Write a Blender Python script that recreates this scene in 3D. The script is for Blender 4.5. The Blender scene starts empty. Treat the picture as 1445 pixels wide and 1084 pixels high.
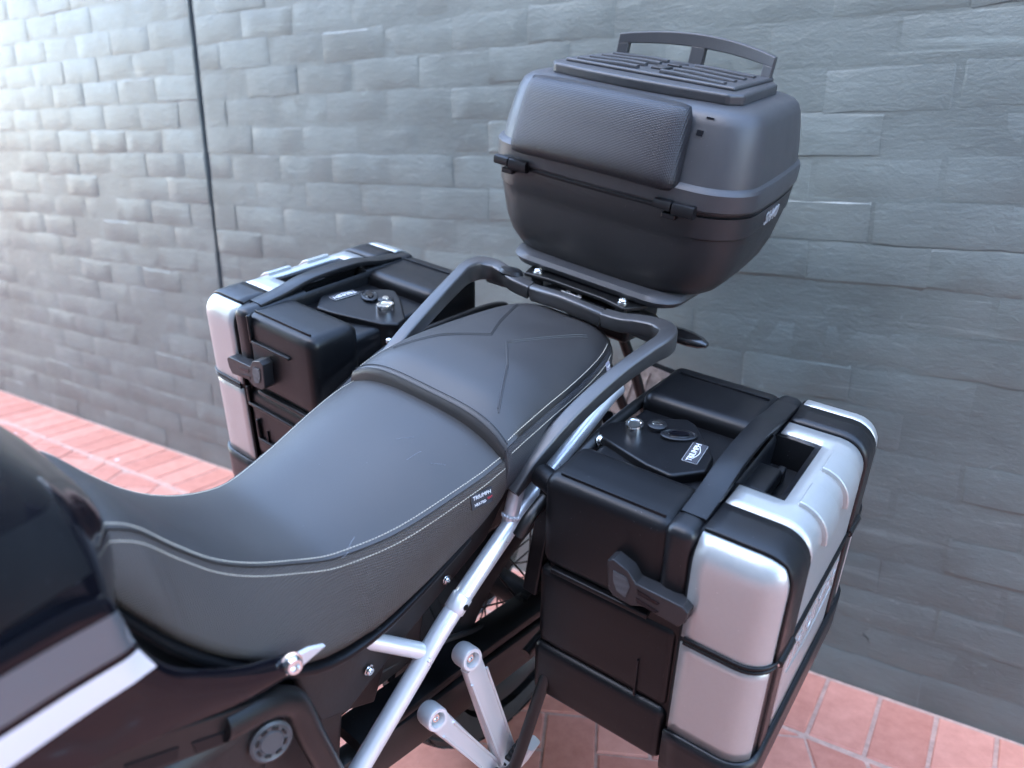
import bpy, bmesh, math, random
from mathutils import Vector, Matrix
from mathutils.bvhtree import BVHTree
random.seed(7)
S = bpy.context.scene
COL = S.collection
V = Vector

# ------------------------------------------------------------------ camera, sky, sun, exposure
cam_d = bpy.data.cameras.new('camera')
cam = bpy.data.objects.new('camera', cam_d); COL.objects.link(cam)
cam_d.sensor_width = 36.0; cam_d.lens = 27.03; cam_d.clip_start = 0.02; cam_d.clip_end = 2000
cam.matrix_world = Matrix(((0.83252, -0.1621, 0.52975, 0.83674), (0.554, 0.24359, -0.79608, -1.20198),
                           (0.0, 0.95624, 0.2926, 1.22436), (0, 0, 0, 1)))
cam_d.dof.use_dof = True; cam_d.dof.focus_distance = 1.14; cam_d.dof.aperture_fstop = 2.9
S.camera = cam
SUN_EL, SUN_AZ = math.radians(40), math.radians(247)     # azimuth measured from +X, counter-clockwise
w = bpy.data.worlds.new('World'); S.world = w; w.use_nodes = True
nt = w.node_tree; bg = nt.nodes['Background']
sky = nt.nodes.new('ShaderNodeTexSky'); sky.sky_type = 'NISHITA'; sky.sun_disc = False
sky.sun_elevation = SUN_EL; sky.sun_rotation = math.radians(90) - SUN_AZ
sky.air_density = 1.0; sky.dust_density = 1.3; sky.ozone_density = .3
nt.links.new(sky.outputs[0], bg.inputs[0]); bg.inputs[1].default_value = 0.15
sun_d = bpy.data.lights.new('sun', 'SUN'); sun_d.energy = .5; sun_d.angle = math.radians(15); sun_d.color = (1, .96, .9)
sun = bpy.data.objects.new('sun', sun_d); COL.objects.link(sun)
sdir = V((math.cos(SUN_EL)*math.cos(SUN_AZ), math.cos(SUN_EL)*math.sin(SUN_AZ), math.sin(SUN_EL)))
sun.rotation_euler = sdir.to_track_quat('Z', 'Y').to_euler(); sun.location = sdir*30
S.view_settings.view_transform = 'Standard'; S.view_settings.look = 'None'
S.view_settings.exposure = 4.0; S.view_settings.gamma = 1.0; S.view_settings.use_curve_mapping = False

# the motorcycle leans on its side stand: bike axes (x near side, y rearwards, z up) in the world
BM = Matrix(((0.97891, 0.05551, 0.19659), (-0.04555, 0.99746, -0.0548), (-0.19913, 0.04469, 0.97895)))
BO = V((0.00996, 0.09777, -0.04895))
B = Matrix.Translation(-(BM @ BO)) @ BM.to_4x4()

# ------------------------------------------------------------------ materials
def mat(name, col, rough=.5, metal=0, coat=0, bump=None, vary=.0, vscale=30, spec=.5, rvary=0, sheen=0):
    m = bpy.data.materials.new(name); m.use_nodes = True
    n = m.node_tree.nodes; l = m.node_tree.links; p = n['Principled BSDF']
    p.inputs['Base Color'].default_value = (*col, 1); p.inputs['Roughness'].default_value = rough
    p.inputs['Metallic'].default_value = metal; p.inputs['Coat Weight'].default_value = coat
    p.inputs['Coat Roughness'].default_value = .06
    p.inputs['Specular IOR Level'].default_value = spec
    tc = n.new('ShaderNodeTexCoord')
    if vary or rvary:
        t = n.new('ShaderNodeTexNoise'); t.inputs['Scale'].default_value = vscale; t.inputs['Detail'].default_value = 6
        t.inputs['Roughness'].default_value = .65
        l.new(tc.outputs['Object'], t.inputs['Vector'])
        if vary:
            r = n.new('ShaderNodeMapRange'); r.inputs[1].default_value = .3; r.inputs[2].default_value = .7
            r.inputs[3].default_value = 1-vary; r.inputs[4].default_value = 1+vary
            l.new(t.outputs[0], r.inputs[0])
            x = n.new('ShaderNodeMix'); x.data_type = 'RGBA'; x.blend_type = 'MULTIPLY'; x.inputs[0].default_value = 1
            x.inputs[6].default_value = (*col, 1); l.new(r.outputs[0], x.inputs[7]); l.new(x.outputs[2], p.inputs['Base Color'])
        if rvary:
            r2 = n.new('ShaderNodeMapRange'); r2.inputs[1].default_value = .3; r2.inputs[2].default_value = .7
            r2.inputs[3].default_value = rough-rvary; r2.inputs[4].default_value = rough+rvary
            l.new(t.outputs[0], r2.inputs[0]); l.new(r2.outputs[0], p.inputs['Roughness'])
    if bump:
        sc, st = bump
        t = n.new('ShaderNodeTexNoise'); t.inputs['Scale'].default_value = sc; t.inputs['Detail'].default_value = 3
        l.new(tc.outputs['Object'], t.inputs['Vector'])
        b = n.new('ShaderNodeBump'); b.inputs['Strength'].default_value = st; b.inputs['Distance'].default_value = .0006
        l.new(t.outputs[0], b.inputs['Height']); l.new(b.outputs[0], p.inputs['Normal'])
    return m

def dust(m, amount=.5, col=(.16, .16, .17), scale=260):
    n = m.node_tree.nodes; l = m.node_tree.links; p = n['Principled BSDF']; b = p.inputs['Base Color']
    tc = n.new('ShaderNodeTexCoord'); v = n.new('ShaderNodeTexVoronoi'); v.inputs['Scale'].default_value = scale; l.new(tc.outputs['Object'], v.inputs['Vector'])
    k = n.new('ShaderNodeMapRange'); k.inputs[1].default_value = .16; k.inputs[2].default_value = .08; k.inputs[3].default_value = 0; k.inputs[4].default_value = 1; l.new(v.outputs['Distance'], k.inputs[0])
    sc = n.new('ShaderNodeSeparateColor'); l.new(v.outputs['Color'], sc.inputs[0])
    g = n.new('ShaderNodeMapRange'); g.inputs[1].default_value = 1-.22*amount; g.inputs[2].default_value = 1; g.inputs[3].default_value = 0; g.inputs[4].default_value = .8; l.new(sc.outputs[0], g.inputs[0])
    mu = n.new('ShaderNodeMath'); mu.operation = 'MULTIPLY'; l.new(k.outputs[0], mu.inputs[0]); l.new(g.outputs[0], mu.inputs[1])
    x = n.new('ShaderNodeMix'); x.data_type = 'RGBA'; l.new(mu.outputs[0], x.inputs[0]); x.inputs[7].default_value = (*col, 1)
    if b.links: l.new(b.links[0].from_socket, x.inputs[6])
    else: x.inputs[6].default_value = b.default_value
    l.new(x.outputs[2], b)
    return m

def weave_mat(name, col, scale, strength, rough=.55, ax=1):
    m = mat(name, col, rough); n = m.node_tree.nodes; l = m.node_tree.links; p = n['Principled BSDF']
    tc = n.new('ShaderNodeTexCoord'); sx = n.new('ShaderNodeSeparateXYZ'); l.new(tc.outputs['Object'], sx.inputs[0])
    def math_(op, a, b):
        k = n.new('ShaderNodeMath'); k.operation = op
        for i, q in enumerate((a, b)):
            if q is None: continue
            if isinstance(q, (int, float)): k.inputs[i].default_value = q
            else: l.new(q, k.inputs[i])
        return k.outputs[0]
    a = math_('SINE', math_('MULTIPLY', math_('ADD', sx.outputs[ax], sx.outputs[2]), scale), None)
    b = math_('SINE', math_('MULTIPLY', math_('SUBTRACT', sx.outputs[ax], sx.outputs[2]), scale), None)
    h = math_('MULTIPLY', a, b)
    bp = n.new('ShaderNodeBump'); bp.inputs['Strength'].default_value = strength; bp.inputs['Distance'].default_value = .0012
    l.new(h, bp.inputs['Height']); l.new(bp.outputs[0], p.inputs['Normal'])
    r = n.new('ShaderNodeMapRange'); r.inputs[1].default_value = -1; r.inputs[2].default_value = 1
    r.inputs[3].default_value = .7; r.inputs[4].default_value = 1.3; l.new(h, r.inputs[0])
    x = n.new('ShaderNodeMix'); x.data_type = 'RGBA'; x.blend_type = 'MULTIPLY'; x.inputs[0].default_value = 1
    x.inputs[6].default_value = (*col, 1); l.new(r.outputs[0], x.inputs[7]); l.new(x.outputs[2], p.inputs['Base Color'])
    return m

M_PL = mat('black_plastic', (.0045, .0047, .0055), .36, bump=(900, .2), rvary=.05, vscale=14, spec=.28)
M_PL2 = mat('black_plastic_satin', (.006, .0063, .0075), .36, bump=(700, .2), rvary=.06, vscale=18, spec=.4)
M_GLOSS = mat('gloss_black_paint', (.004, .004, .006), .1, coat=.3, spec=.15)
M_DARK = mat('dark_engine', (.010, .0095, .0095), .5, bump=(120, .3), vary=.3, vscale=40)
M_CASE = mat('grey_black_case_plastic', (.042, .043, .046), .42, bump=(1200, .35), rvary=.07, vscale=9, vary=.12)
M_CASE2 = mat('case_lower_plastic', (.016, .0162, .018), .45, bump=(1200, .35), rvary=.06, vscale=9, vary=.1)
M_PAD = weave_mat('pad_weave', (.018, .018, .021), 1400, .4, .42, 0)
M_VINYL = mat('seat_vinyl', (.034, .031, .029), .44, bump=(1500, .3), rvary=.05, vscale=7, vary=.12)
M_VINYL2 = mat('pillion_vinyl', (.031, .0285, .027), .44, bump=(1500, .3), rvary=.05, vscale=7, vary=.12)
M_WEAVE = weave_mat('seat_side_weave', (.052, .041, .034), 1150, .6, .5)
M_RAIL = mat('gunmetal_rail', (.085, .083, .082), .34, .55, bump=(900, .25), rvary=.05, vscale=20)
M_SIL = mat('silver_frame_paint', (.74, .745, .75), .32, .5, bump=(900, .1), rvary=.06, vscale=25)
M_CAST = mat('silver_cast_alloy', (.70, .70, .70), .38, .45, bump=(1000, .25), rvary=.05, vscale=30)
M_ALU = mat('silver_pannier_panel', (.46, .475, .465), .33, .6, bump=(1300, .25), rvary=.04, vscale=220, vary=.025)
M_CHROME = mat('bright_steel', (.78, .77, .75), .18, 1)
M_BLKMET = mat('black_powder_coat', (.008, .008, .008), .36, .1, bump=(500, .25))
M_RUB = mat('tyre_rubber', (.018, .018, .018), .72, bump=(300, .4), vary=.25, vscale=50)
M_RIM = mat('black_rim', (.02, .019, .019), .32)
M_STITCH = mat('cream_thread', (.55, .50, .40), .7)
M_STITCHD = mat('dark_thread', (.012, .012, .013), .6)
M_WHITE = mat('white_print', (.8, .8, .8), .5)
M_LOGO = mat('silver_print', (.62, .63, .64), .35, .6)
M_RED = mat('red_print', (.6, .03, .05), .5)
M_TAG = mat('black_label_cloth', (.03, .03, .035), .6)
M_TAGL = mat('lilac_label_cloth', (.35, .34, .42), .6)
M_STR1 = mat('grey_stripe_paint', (.10, .115, .125), .25, .2, coat=1)
M_STR2 = mat('silver_stripe_paint', (.72, .73, .76), .25, .2, coat=1)
M_REFL = mat('brown_plate_back', (.33, .25, .22), .4, .5, vary=.4, vscale=60)  # mottled brown base colour of the plate back
M_DARKGREY = mat('grey_cap_plastic', (.06, .06, .062), .4, bump=(800, .2))
M_LENS = mat('dark_smoked_lens', (.02, .018, .018), .12, coat=.5)

for m_ in (M_PL, M_PL2, M_CASE, M_CASE2): dust(m_, .7)
for m_ in (M_VINYL, M_VINYL2): dust(m_, .3, (.12, .12, .13), 220)
dust(M_ALU, .12, (.85, .85, .85), 200)

def wall_mat(name, base, bumpy=1):
    m = bpy.data.materials.new(name); m.use_nodes = True
    n = m.node_tree.nodes; l = m.node_tree.links; p = n['Principled BSDF']
    g = n.new('ShaderNodeNewGeometry')
    mp = n.new('ShaderNodeMapping'); mp.inputs['Scale'].default_value = (1, 1, 1.7); l.new(g.outputs['Position'], mp.inputs[0])
    def noise(sc, det, rough, src=mp.outputs[0], dist=0):
        t = n.new('ShaderNodeTexNoise'); t.inputs['Scale'].default_value = sc; t.inputs['Detail'].default_value = det
        t.inputs['Roughness'].default_value = rough; t.inputs['Distortion'].default_value = dist; l.new(src, t.inputs['Vector']); return t.outputs[0]
    n1 = noise(3.2, 5, .6); n2 = noise(24, 8, .62, dist=.8); n3 = noise(150, 4, .6)
    mp2 = n.new('ShaderNodeMapping'); mp2.inputs['Rotation'].default_value = (0, math.radians(28), 0); mp2.inputs['Scale'].default_value = (14, 14, 95)
    l.new(g.outputs['Position'], mp2.inputs[0]); n4 = noise(1.0, 4, .55, mp2.outputs[0], .8)
    def mx(a, b, f):
        k = n.new('ShaderNodeMath'); k.operation = 'MULTIPLY_ADD'; l.new(a, k.inputs[0]); k.inputs[1].default_value = f
        if b is None: k.inputs[2].default_value = 0
        else: l.new(b, k.inputs[2])
        return k.outputs[0]
    h = mx(n2, mx(n3, mx(n4, None, .45), .35), 1.0)
    b = n.new('ShaderNodeBump'); b.inputs['Strength'].default_value = .32*bumpy; b.inputs['Distance'].default_value = .005
    l.new(h, b.inputs['Height']); l.new(b.outputs[0], p.inputs['Normal'])
    r = n.new('ShaderNodeValToRGB'); r.color_ramp.elements[0].position = .3; r.color_ramp.elements[1].position = .72
    r.color_ramp.elements[0].color = (*[c*.78 for c in base], 1); r.color_ramp.elements[1].color = (*[c*1.22 for c in base], 1)
    l.new(n1, r.inputs[0])
    # worn pale scuffs on the raised texture
    r2 = n.new('ShaderNodeMapRange'); r2.inputs[1].default_value = .63; r2.inputs[2].default_value = .8
    r2.inputs[3].default_value = 0; r2.inputs[4].default_value = .45; l.new(n2, r2.inputs[0])
    x = n.new('ShaderNodeMix'); x.data_type = 'RGBA'; l.new(r2.outputs[0], x.inputs[0]); l.new(r.outputs[0], x.inputs[6])
    x.inputs[7].default_value = (base[0]*2.6, base[1]*2.6, base[2]*2.6, 1); l.new(x.outputs[2], p.inputs['Base Color'])
    mp3 = n.new('ShaderNodeMapping'); mp3.inputs['Scale'].default_value = (2.6, 2.6, 34); l.new(g.outputs['Position'], mp3.inputs[0])
    n5 = noise(1.0, 7, .68, mp3.outputs[0], .5); r5 = n.new('ShaderNodeMapRange'); r5.inputs[1].default_value = .60; r5.inputs[2].default_value = .70
    r5.inputs[3].default_value = 0; r5.inputs[4].default_value = .42; l.new(n5, r5.inputs[0])
    x5 = n.new('ShaderNodeMix'); x5.data_type = 'RGBA'; l.new(r5.outputs[0], x5.inputs[0]); l.new(x.outputs[2], x5.inputs[6])
    x5.inputs[7].default_value = (base[0]*2.1, base[1]*2.1, base[2]*2.1, 1); l.new(x5.outputs[2], p.inputs['Base Color'])
    p.inputs['Roughness'].default_value = .47; p.inputs['Specular IOR Level'].default_value = .8
    return m
M_WALL = wall_mat('grey_wall_paint', (.106, .132, .127))
M_MORT = wall_mat('grey_mortar_paint', (.098, .122, .117))
M_JOINT = mat('control_joint_sealant', (.035, .045, .06), .5)

def paver_mat(name, c1, c2, flecks=True):
    m = bpy.data.materials.new(name); m.use_nodes = True
    n = m.node_tree.nodes; l = m.node_tree.links; p = n['Principled BSDF']
    g = n.new('ShaderNodeNewGeometry'); oi = n.new('ShaderNodeObjectInfo')
    t = n.new('ShaderNodeTexNoise'); t.inputs['Scale'].default_value = 22; t.inputs['Detail'].default_value = 7; t.inputs['Roughness'].default_value = .7
    l.new(g.outputs['Position'], t.inputs['Vector'])
    a = n.new('ShaderNodeMath'); a.operation = 'MULTIPLY_ADD'; a.inputs[1].default_value = .35; l.new(oi.outputs['Random'], a.inputs[0]); l.new(t.outputs[0], a.inputs[2])
    r = n.new('ShaderNodeValToRGB'); r.color_ramp.elements[0].position = .38; r.color_ramp.elements[1].position = 1.0
    r.color_ramp.elements[0].color = (*c1, 1); r.color_ramp.elements[1].color = (*c2, 1); l.new(a.outputs[0], r.inputs[0])
    last = r.outputs[0]
    if flecks:
        v = n.new('ShaderNodeTexVoronoi'); v.inputs['Scale'].default_value = 9; l.new(g.outputs['Position'], v.inputs['Vector'])
        k = n.new('ShaderNodeMapRange'); k.inputs[1].default_value = .095; k.inputs[2].default_value = .07; k.inputs[3].default_value = 0; k.inputs[4].default_value = 1
        l.new(v.outputs['Distance'], k.inputs[0])
        sel = n.new('ShaderNodeSeparateColor'); l.new(v.outputs['Color'], sel.inputs[0])
        gt = n.new('ShaderNodeMath'); gt.operation = 'GREATER_THAN'; gt.inputs[1].default_value = .55; l.new(sel.outputs[0], gt.inputs[0])
        mu = n.new('ShaderNodeMath'); mu.operation = 'MULTIPLY'; l.new(k.outputs[0], mu.inputs[0]); l.new(gt.outputs[0], mu.inputs[1])
        x = n.new('ShaderNodeMix'); x.data_type = 'RGBA'; l.new(mu.outputs[0], x.inputs[0]); l.new(last, x.inputs[6]); x.inputs[7].default_value = (.75, .73, .7, 1)
        last = x.outputs[2]
    l.new(last, p.inputs['Base Color']); p.inputs['Roughness'].default_value = .62
    b = n.new('ShaderNodeBump'); b.inputs['Strength'].default_value = .35; b.inputs['Distance'].default_value = .003
    l.new(t.outputs[0], b.inputs['Height']); l.new(b.outputs[0], p.inputs['Normal'])
    return m
M_PAV = paver_mat('red_clay_paver', (.47, .17, .115), (.69, .30, .215))
M_BED = mat('cream_joint_mortar', (.50, .32, .25), .85, bump=(200, .6), vary=.25, vscale=40)
M_GRD = paver_mat('distant_red_paving', (.25, .085, .06), (.40, .15, .11), False)

# ------------------------------------------------------------------ helpers
def clean(o, label=None, cat=None, group=None, kind=None):
    if label: o['label'] = label
    if cat: o['category'] = cat
    if group: o['group'] = group
    if kind: o['kind'] = kind
    return o
def link(o, parent=None):
    COL.objects.link(o)
    if parent is not None: o.parent = parent
    return o
def empty(name, mtx, label, cat, group=None):
    o = bpy.data.objects.new(name, None); o.empty_display_size = .1; link(o); o.matrix_world = mtx
    return clean(o, label, cat, group)
def mesh(name, vs, fs, m, parent=None, angle=40, bevel=0, seg=3, sub=0, solid=0, offset=-1):
    me = bpy.data.meshes.new(name); me.from_pydata([tuple(v) for v in vs], [], fs); me.validate()
    bm = bmesh.new(); bm.from_mesh(me); bmesh.ops.recalc_face_normals(bm, faces=bm.faces) if not solid else None
    bm.to_mesh(me); bm.free()
    for p in me.polygons: p.use_smooth = True
    me.set_sharp_from_angle(angle=math.radians(angle)); me.materials.append(m)
    o = bpy.data.objects.new(name, me); link(o, parent)
    if solid:
        d = o.modifiers.new('solid', 'SOLIDIFY'); d.thickness = solid; d.offset = offset
    if sub:
        d = o.modifiers.new('sub', 'SUBSURF'); d.levels = d.render_levels = sub
    if bevel:
        d = o.modifiers.new('bevel', 'BEVEL'); d.width = bevel; d.segments = seg; d.limit_method = 'ANGLE'; d.angle_limit = math.radians(35); d.harden_normals = True
    return o
class MB:
    def __init__(s): s.v = []; s.f = []
    def add(s, vs, fs):
        k = len(s.v); s.v += [V(v) for v in vs]; s.f += [tuple(i+k for i in f) for f in fs]; return s
    def obj(s, name, m, parent=None, **k): return mesh(name, s.v, s.f, m, parent, **k)
def box_vf(lo, hi, M=None):
    vs = [V((x, y, z)) for x in (lo[0], hi[0]) for y in (lo[1], hi[1]) for z in (lo[2], hi[2])]
    if M: vs = [M @ v for v in vs]
    return vs, [(0, 1, 3, 2), (4, 6, 7, 5), (0, 4, 5, 1), (2, 3, 7, 6), (0, 2, 6, 4), (1, 5, 7, 3)]
def box(name, lo, hi, m, parent=None, bevel=.003, M=None, **k):
    vs, fs = box_vf(lo, hi, M); return mesh(name, vs, fs, m, parent, bevel=bevel, **k)
def catmull(pts, n):
    pts = [V(p) for p in pts]; P = [pts[0]*2-pts[1]] + pts + [pts[-1]*2-pts[-2]]; out = []
    for i in range(1, len(P)-2):
        for j in range(n):
            t = j/n; a, b, c, d = P[i-1], P[i], P[i+1], P[i+2]
            out.append(.5*((2*b)+(c-a)*t+(2*a-5*b+4*c-d)*t*t+(3*b-a-3*c+d)*t**3))
    out.append(P[-2]); return out
def interp(tab, x):
    # smooth (monotone-ish hermite) table interpolation of tuples
    n = len(tab)
    if x <= tab[0][0]: return tab[0][1:]
    if x >= tab[-1][0]: return tab[-1][1:]
    for i in range(n-1):
        if tab[i][0] <= x <= tab[i+1][0]: break
    x0, x1 = tab[i][0], tab[i+1][0]; h = x1-x0; t = (x-x0)/h; out = []
    for k in range(1, len(tab[0])):
        y0, y1 = tab[i][k], tab[i+1][k]; d = (y1-y0)/h
        dl = (y0-tab[i-1][k])/(x0-tab[i-1][0]) if i > 0 else d
        dr = (tab[i+2][k]-y1)/(tab[i+2][0]-x1) if i < n-2 else d
        m0 = (dl+d)/2 if dl*d > 0 else 0; m1 = (d+dr)/2 if d*dr > 0 else 0
        if i == 0: m0 = d
        if i == n-2: m1 = d
        out.append((2*t**3-3*t*t+1)*y0+(t**3-2*t*t+t)*h*m0+(-2*t**3+3*t*t)*y1+(t**3-t*t)*h*m1)
    return out
def loft_vf(rings, closed=True, cap0=True, cap1=True):
    n = len(rings[0]); vs = [v for r in rings for v in r]; fs = []
    for i in range(len(rings)-1):
        for j in range(n if closed else n-1):
            k = (j+1) % n; fs.append((i*n+j, i*n+k, (i+1)*n+k, (i+1)*n+j))
    if cap0: fs.append(tuple(range(n-1, -1, -1)))
    if cap1: fs.append(tuple((len(rings)-1)*n+j for j in range(n)))
    return vs, fs
def sweep_vf(path, prof, up=V((0, 0, 1)), scale=None, cap=True):
    """prof: closed 2D loop (side, up) swept along the path"""
    path = [V(p) for p in path]; rings = []
    for i, p in enumerate(path):
        t = (path[min(i+1, len(path)-1)]-path[max(i-1, 0)]).normalized()
        u = up[i] if isinstance(up, list) else up
        s = t.cross(u).normalized(); q = s.cross(t).normalized(); k = scale[i] if scale else (1, 1)
        rings.append([p+s*a*k[0]+q*b*k[1] for a, b in prof])
    return loft_vf(rings, True, cap, cap)
def circ(r, n=14): return [(r*math.cos(2*math.pi*i/n), r*math.sin(2*math.pi*i/n)) for i in range(n)]
def rrect(w, h, r, n=4):
    out = []
    for cx, cy, a0 in ((w/2-r, h/2-r, 0), (-w/2+r, h/2-r, 90), (-w/2+r, -h/2+r, 180), (w/2-r, -h/2+r, 270)):
        for i in range(n+1):
            a = math.radians(a0+90*i/n); out.append((cx+r*math.cos(a), cy+r*math.sin(a)))
    return out
def tube(name, pts, r, m, parent=None, n=14, smooth=8, up=V((.13, .21, .97)), **k):
    path = catmull(pts, smooth) if len(pts) > 2 and smooth else pts
    vs, fs = sweep_vf(path, circ(r, n), up); return mesh(name, vs, fs, m, parent, **k)
def frame(o, zdir, xdir=V((1, 0, .001))):
    z = V(zdir).normalized(); y = z.cross(V(xdir)).normalized(); x = y.cross(z)
    M = Matrix((x, y, z)).transposed().to_4x4(); M.translation = V(o); return M
def lathe_vf(prof, M, n=24, sx=1, sy=1):
    rings = [[M @ V((r*math.cos(2*math.pi*j/n)*sx, r*math.sin(2*math.pi*j/n)*sy, z)) for j in range(n)] for r, z in prof]
    return loft_vf(rings)
def lathe(name, prof, M, m, parent=None, n=24, sx=1, sy=1, **k):
    vs, fs = lathe_vf(prof, M, n, sx, sy); return mesh(name, vs, fs, m, parent, **k)
def prism_vf(poly, M, d0, d1):
    a = [M @ V((x, y, d0)) for x, y in poly]; b = [M @ V((x, y, d1)) for x, y in poly]
    n = len(poly); return a+b, [tuple(range(n-1, -1, -1)), tuple(range(n, 2*n))]+[(i, (i+1) % n, n+(i+1) % n, n+i) for i in range(n)]
def prism(name, poly, M, d0, d1, m, parent=None, bevel=.001, **k):
    vs, fs = prism_vf(poly, M, d0, d1); return mesh(name, vs, fs, m, parent, bevel=bevel, **k)
def bolt(name, o, zdir, r, h, m, parent):
    M = frame(o, zdir); mb = MB()
    mb.add(*lathe_vf([(r*1.25, 0), (r*1.25, h*.15), (r, h*.2), (r, h*.7), (r*.8, h), (r*.5, h), (r*.45, h*.55), (.0005, h*.5)], M, 18))
    return mb.obj(name, m, parent, angle=30)
def cuts(vals, step):
    vals = sorted(set(round(v, 6) for v in vals)); out = []
    for a, b in zip(vals, vals[1:]):
        k = max(1, math.ceil((b-a)/step-1e-6)); out += [a+(b-a)*i/k for i in range(k)]
    return out+[vals[-1]]
def rbox_patch(lo, hi, r, extra=((), (), ()), pred=None, off=0, step=.012, fine=None, warp=None):
    """faces of a rounded box (radius r) for which pred(face, a, b, c) holds, pushed out by off"""
    fine = fine or r
    cs = []
    for k in range(3):
        inr = r*1.001
        vals = [lo[k], hi[k], lo[k]+inr, hi[k]-inr]+list(extra[k])
        for e in range(1, 6): vals += [lo[k]+r*(1-math.cos(math.radians(15*e)))*1.0, hi[k]-r*(1-math.cos(math.radians(15*e)))]
        vals = [v for v in vals if lo[k]-1e-9 <= v <= hi[k]+1e-9]
        v2 = sorted(vals); keep = [v2[0]]
        ex = set(round(e, 5) for e in extra[k]) | {round(lo[k], 5), round(hi[k], 5)}
        for v in v2[1:]:
            if v-keep[-1] < .0012:
                if round(v, 5) in ex: keep[-1] = v
                continue
            keep.append(v)
        cs.append(cuts(keep, step))
    vid = {}; vs = []; fs = []
    lo_, hi_ = V(lo), V(hi)
    def pt(q):
        key = tuple(round(x, 6) for x in q)
        if key not in vid:
            inn = V([min(max(q[i], lo_[i]+r), hi_[i]-r) for i in range(3)]); d = V(q)-inn
            # spread the cube-edge strip evenly over the arc
            d = V([math.sin(abs(x)/r*math.pi/2*.5)/math.sin(math.pi/4)*math.copysign(r, x) if abs(x) > 1e-9 else 0 for x in d]) if r > 0 else d
            p = inn+(d.normalized()*(r+off) if d.length > 1e-9 else d)
            if warp: p = warp(p)
            vid[key] = len(vs); vs.append(p)
        return vid[key]
    for ax in range(3):
        u, v = (ax+1) % 3, (ax+2) % 3
        for side, val in ((-1, lo[ax]), (1, hi[ax])):
            for i in range(len(cs[u])-1):
                for j in range(len(cs[v])-1):
                    cen = [0, 0, 0]; cen[ax] = val; cen[u] = (cs[u][i]+cs[u][i+1])/2; cen[v] = (cs[v][j]+cs[v][j+1])/2
                    if pred and not pred('abc'[ax]+('-' if side < 0 else '+'), *cen): continue
                    q = []
                    for (x, y) in ((cs[u][i], cs[v][j]), (cs[u][i+1], cs[v][j]), (cs[u][i+1], cs[v][j+1]), (cs[u][i], cs[v][j+1])):
                        p = [0, 0, 0]; p[ax] = val; p[u] = x; p[v] = y; q.append(pt(p))
                    fs.append(tuple(q if side > 0 else q[::-1]))
    return vs, fs
def text_vf(s, size, M, ext=.0004, shear=0, spacing=1, align='CENTER', bold=0):
    cu = bpy.data.curves.new('lettering', 'FONT'); cu.body = s; cu.size = size; cu.extrude = ext; cu.shear = shear
    cu.space_character = spacing; cu.align_x = align; cu.align_y = 'CENTER'; cu.offset = bold; cu.resolution_u = 3
    o = bpy.data.objects.new('lettering', cu); COL.objects.link(o)
    dg = bpy.context.evaluated_depsgraph_get(); me = bpy.data.meshes.new_from_object(o.evaluated_get(dg))
    vs = [M @ v.co for v in me.vertices]; fs = [tuple(p.vertices) for p in me.polygons]
    bpy.data.objects.remove(o); bpy.data.curves.remove(cu); bpy.data.meshes.remove(me)
    return vs, fs
def text(name, s, size, M, m, parent, **k):
    vs, fs = text_vf(s, size, M, **k); return mesh(name, vs, fs, m, parent, angle=20)

# ------------------------------------------------------------------ ground and paving
WY = 0.532                                                          # the wall's face
me_g = mesh('ground', [(-200, -200, -.035), (200, -200, -.035), (200, 200, -.035), (-200, 200, -.035)], [(0, 1, 2, 3)], M_GRD)
clean(me_g, kind='structure')
pavement = mesh('pavement', [(-9, -3.5, 0.0), (4, -3.5, 0.0), (4, WY+.2, 0.0), (-9, WY+.2, 0.0)], [(0, 1, 2, 3)], M_BED)
clean(pavement, kind='structure')
PL_, PW_, JT = .215, .107, .009
def clip(poly, f):
    out = []
    for i, p in enumerate(poly):
        q = poly[(i+1) % len(poly)]; a, b = f(p), f(q)
        if a >= 0: out.append(p)
        if a*b < 0: out.append((p[0]+(q[0]-p[0])*a/(a-b), p[1]+(q[1]-p[1])*a/(a-b)))
    return out
def paver_vf(poly, z=0.0):
    n = len(poly); cx = sum(p[0] for p in poly)/n; cy = sum(p[1] for p in poly)/n; ins = .004
    def inner(p):
        d = math.hypot(p[0]-cx, p[1]-cy); return (p[0]-(p[0]-cx)/d*ins*1.3, p[1]-(p[1]-cy)/d*ins*1.3)
    vs = [(x, y, z-.03) for x, y in poly]+[(x, y, z-.0035) for x, y in poly]+[(*inner(p), z) for p in poly]
    fs = [(i, (i+1) % n, n+(i+1) % n, n+i) for i in range(n)]+[(n+i, n+(i+1) % n, 2*n+(i+1) % n, 2*n+i) for i in range(n)]+[tuple(2*n+i for i in range(n))]
    return vs, fs
rect = lambda L, W: [(-L/2, -W/2), (L/2, -W/2), (L/2, W/2), (-L/2, W/2)]
me_full = bpy.data.meshes.new('paver')
me_full.from_pydata(*(lambda a: (a[0], [], a[1]))(paver_vf(rect(PL_, PW_)))); me_full.materials.append(M_PAV)
cells = []                                                          # (centre, angle, clipped polygon or None)
BY = WY-.012-PL_-JT                                                 # line between the border course and the field
pit = PW_+JT
x = -6.5
k = 0
while x < 3.2:
    cells.append((x+pit/2+.03, WY-.010-PL_/2, 90, None)); x += pit
ANG = math.radians(26); ca, sa = math.cos(ANG), math.sin(ANG); P2 = (PL_+JT)/2
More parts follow.
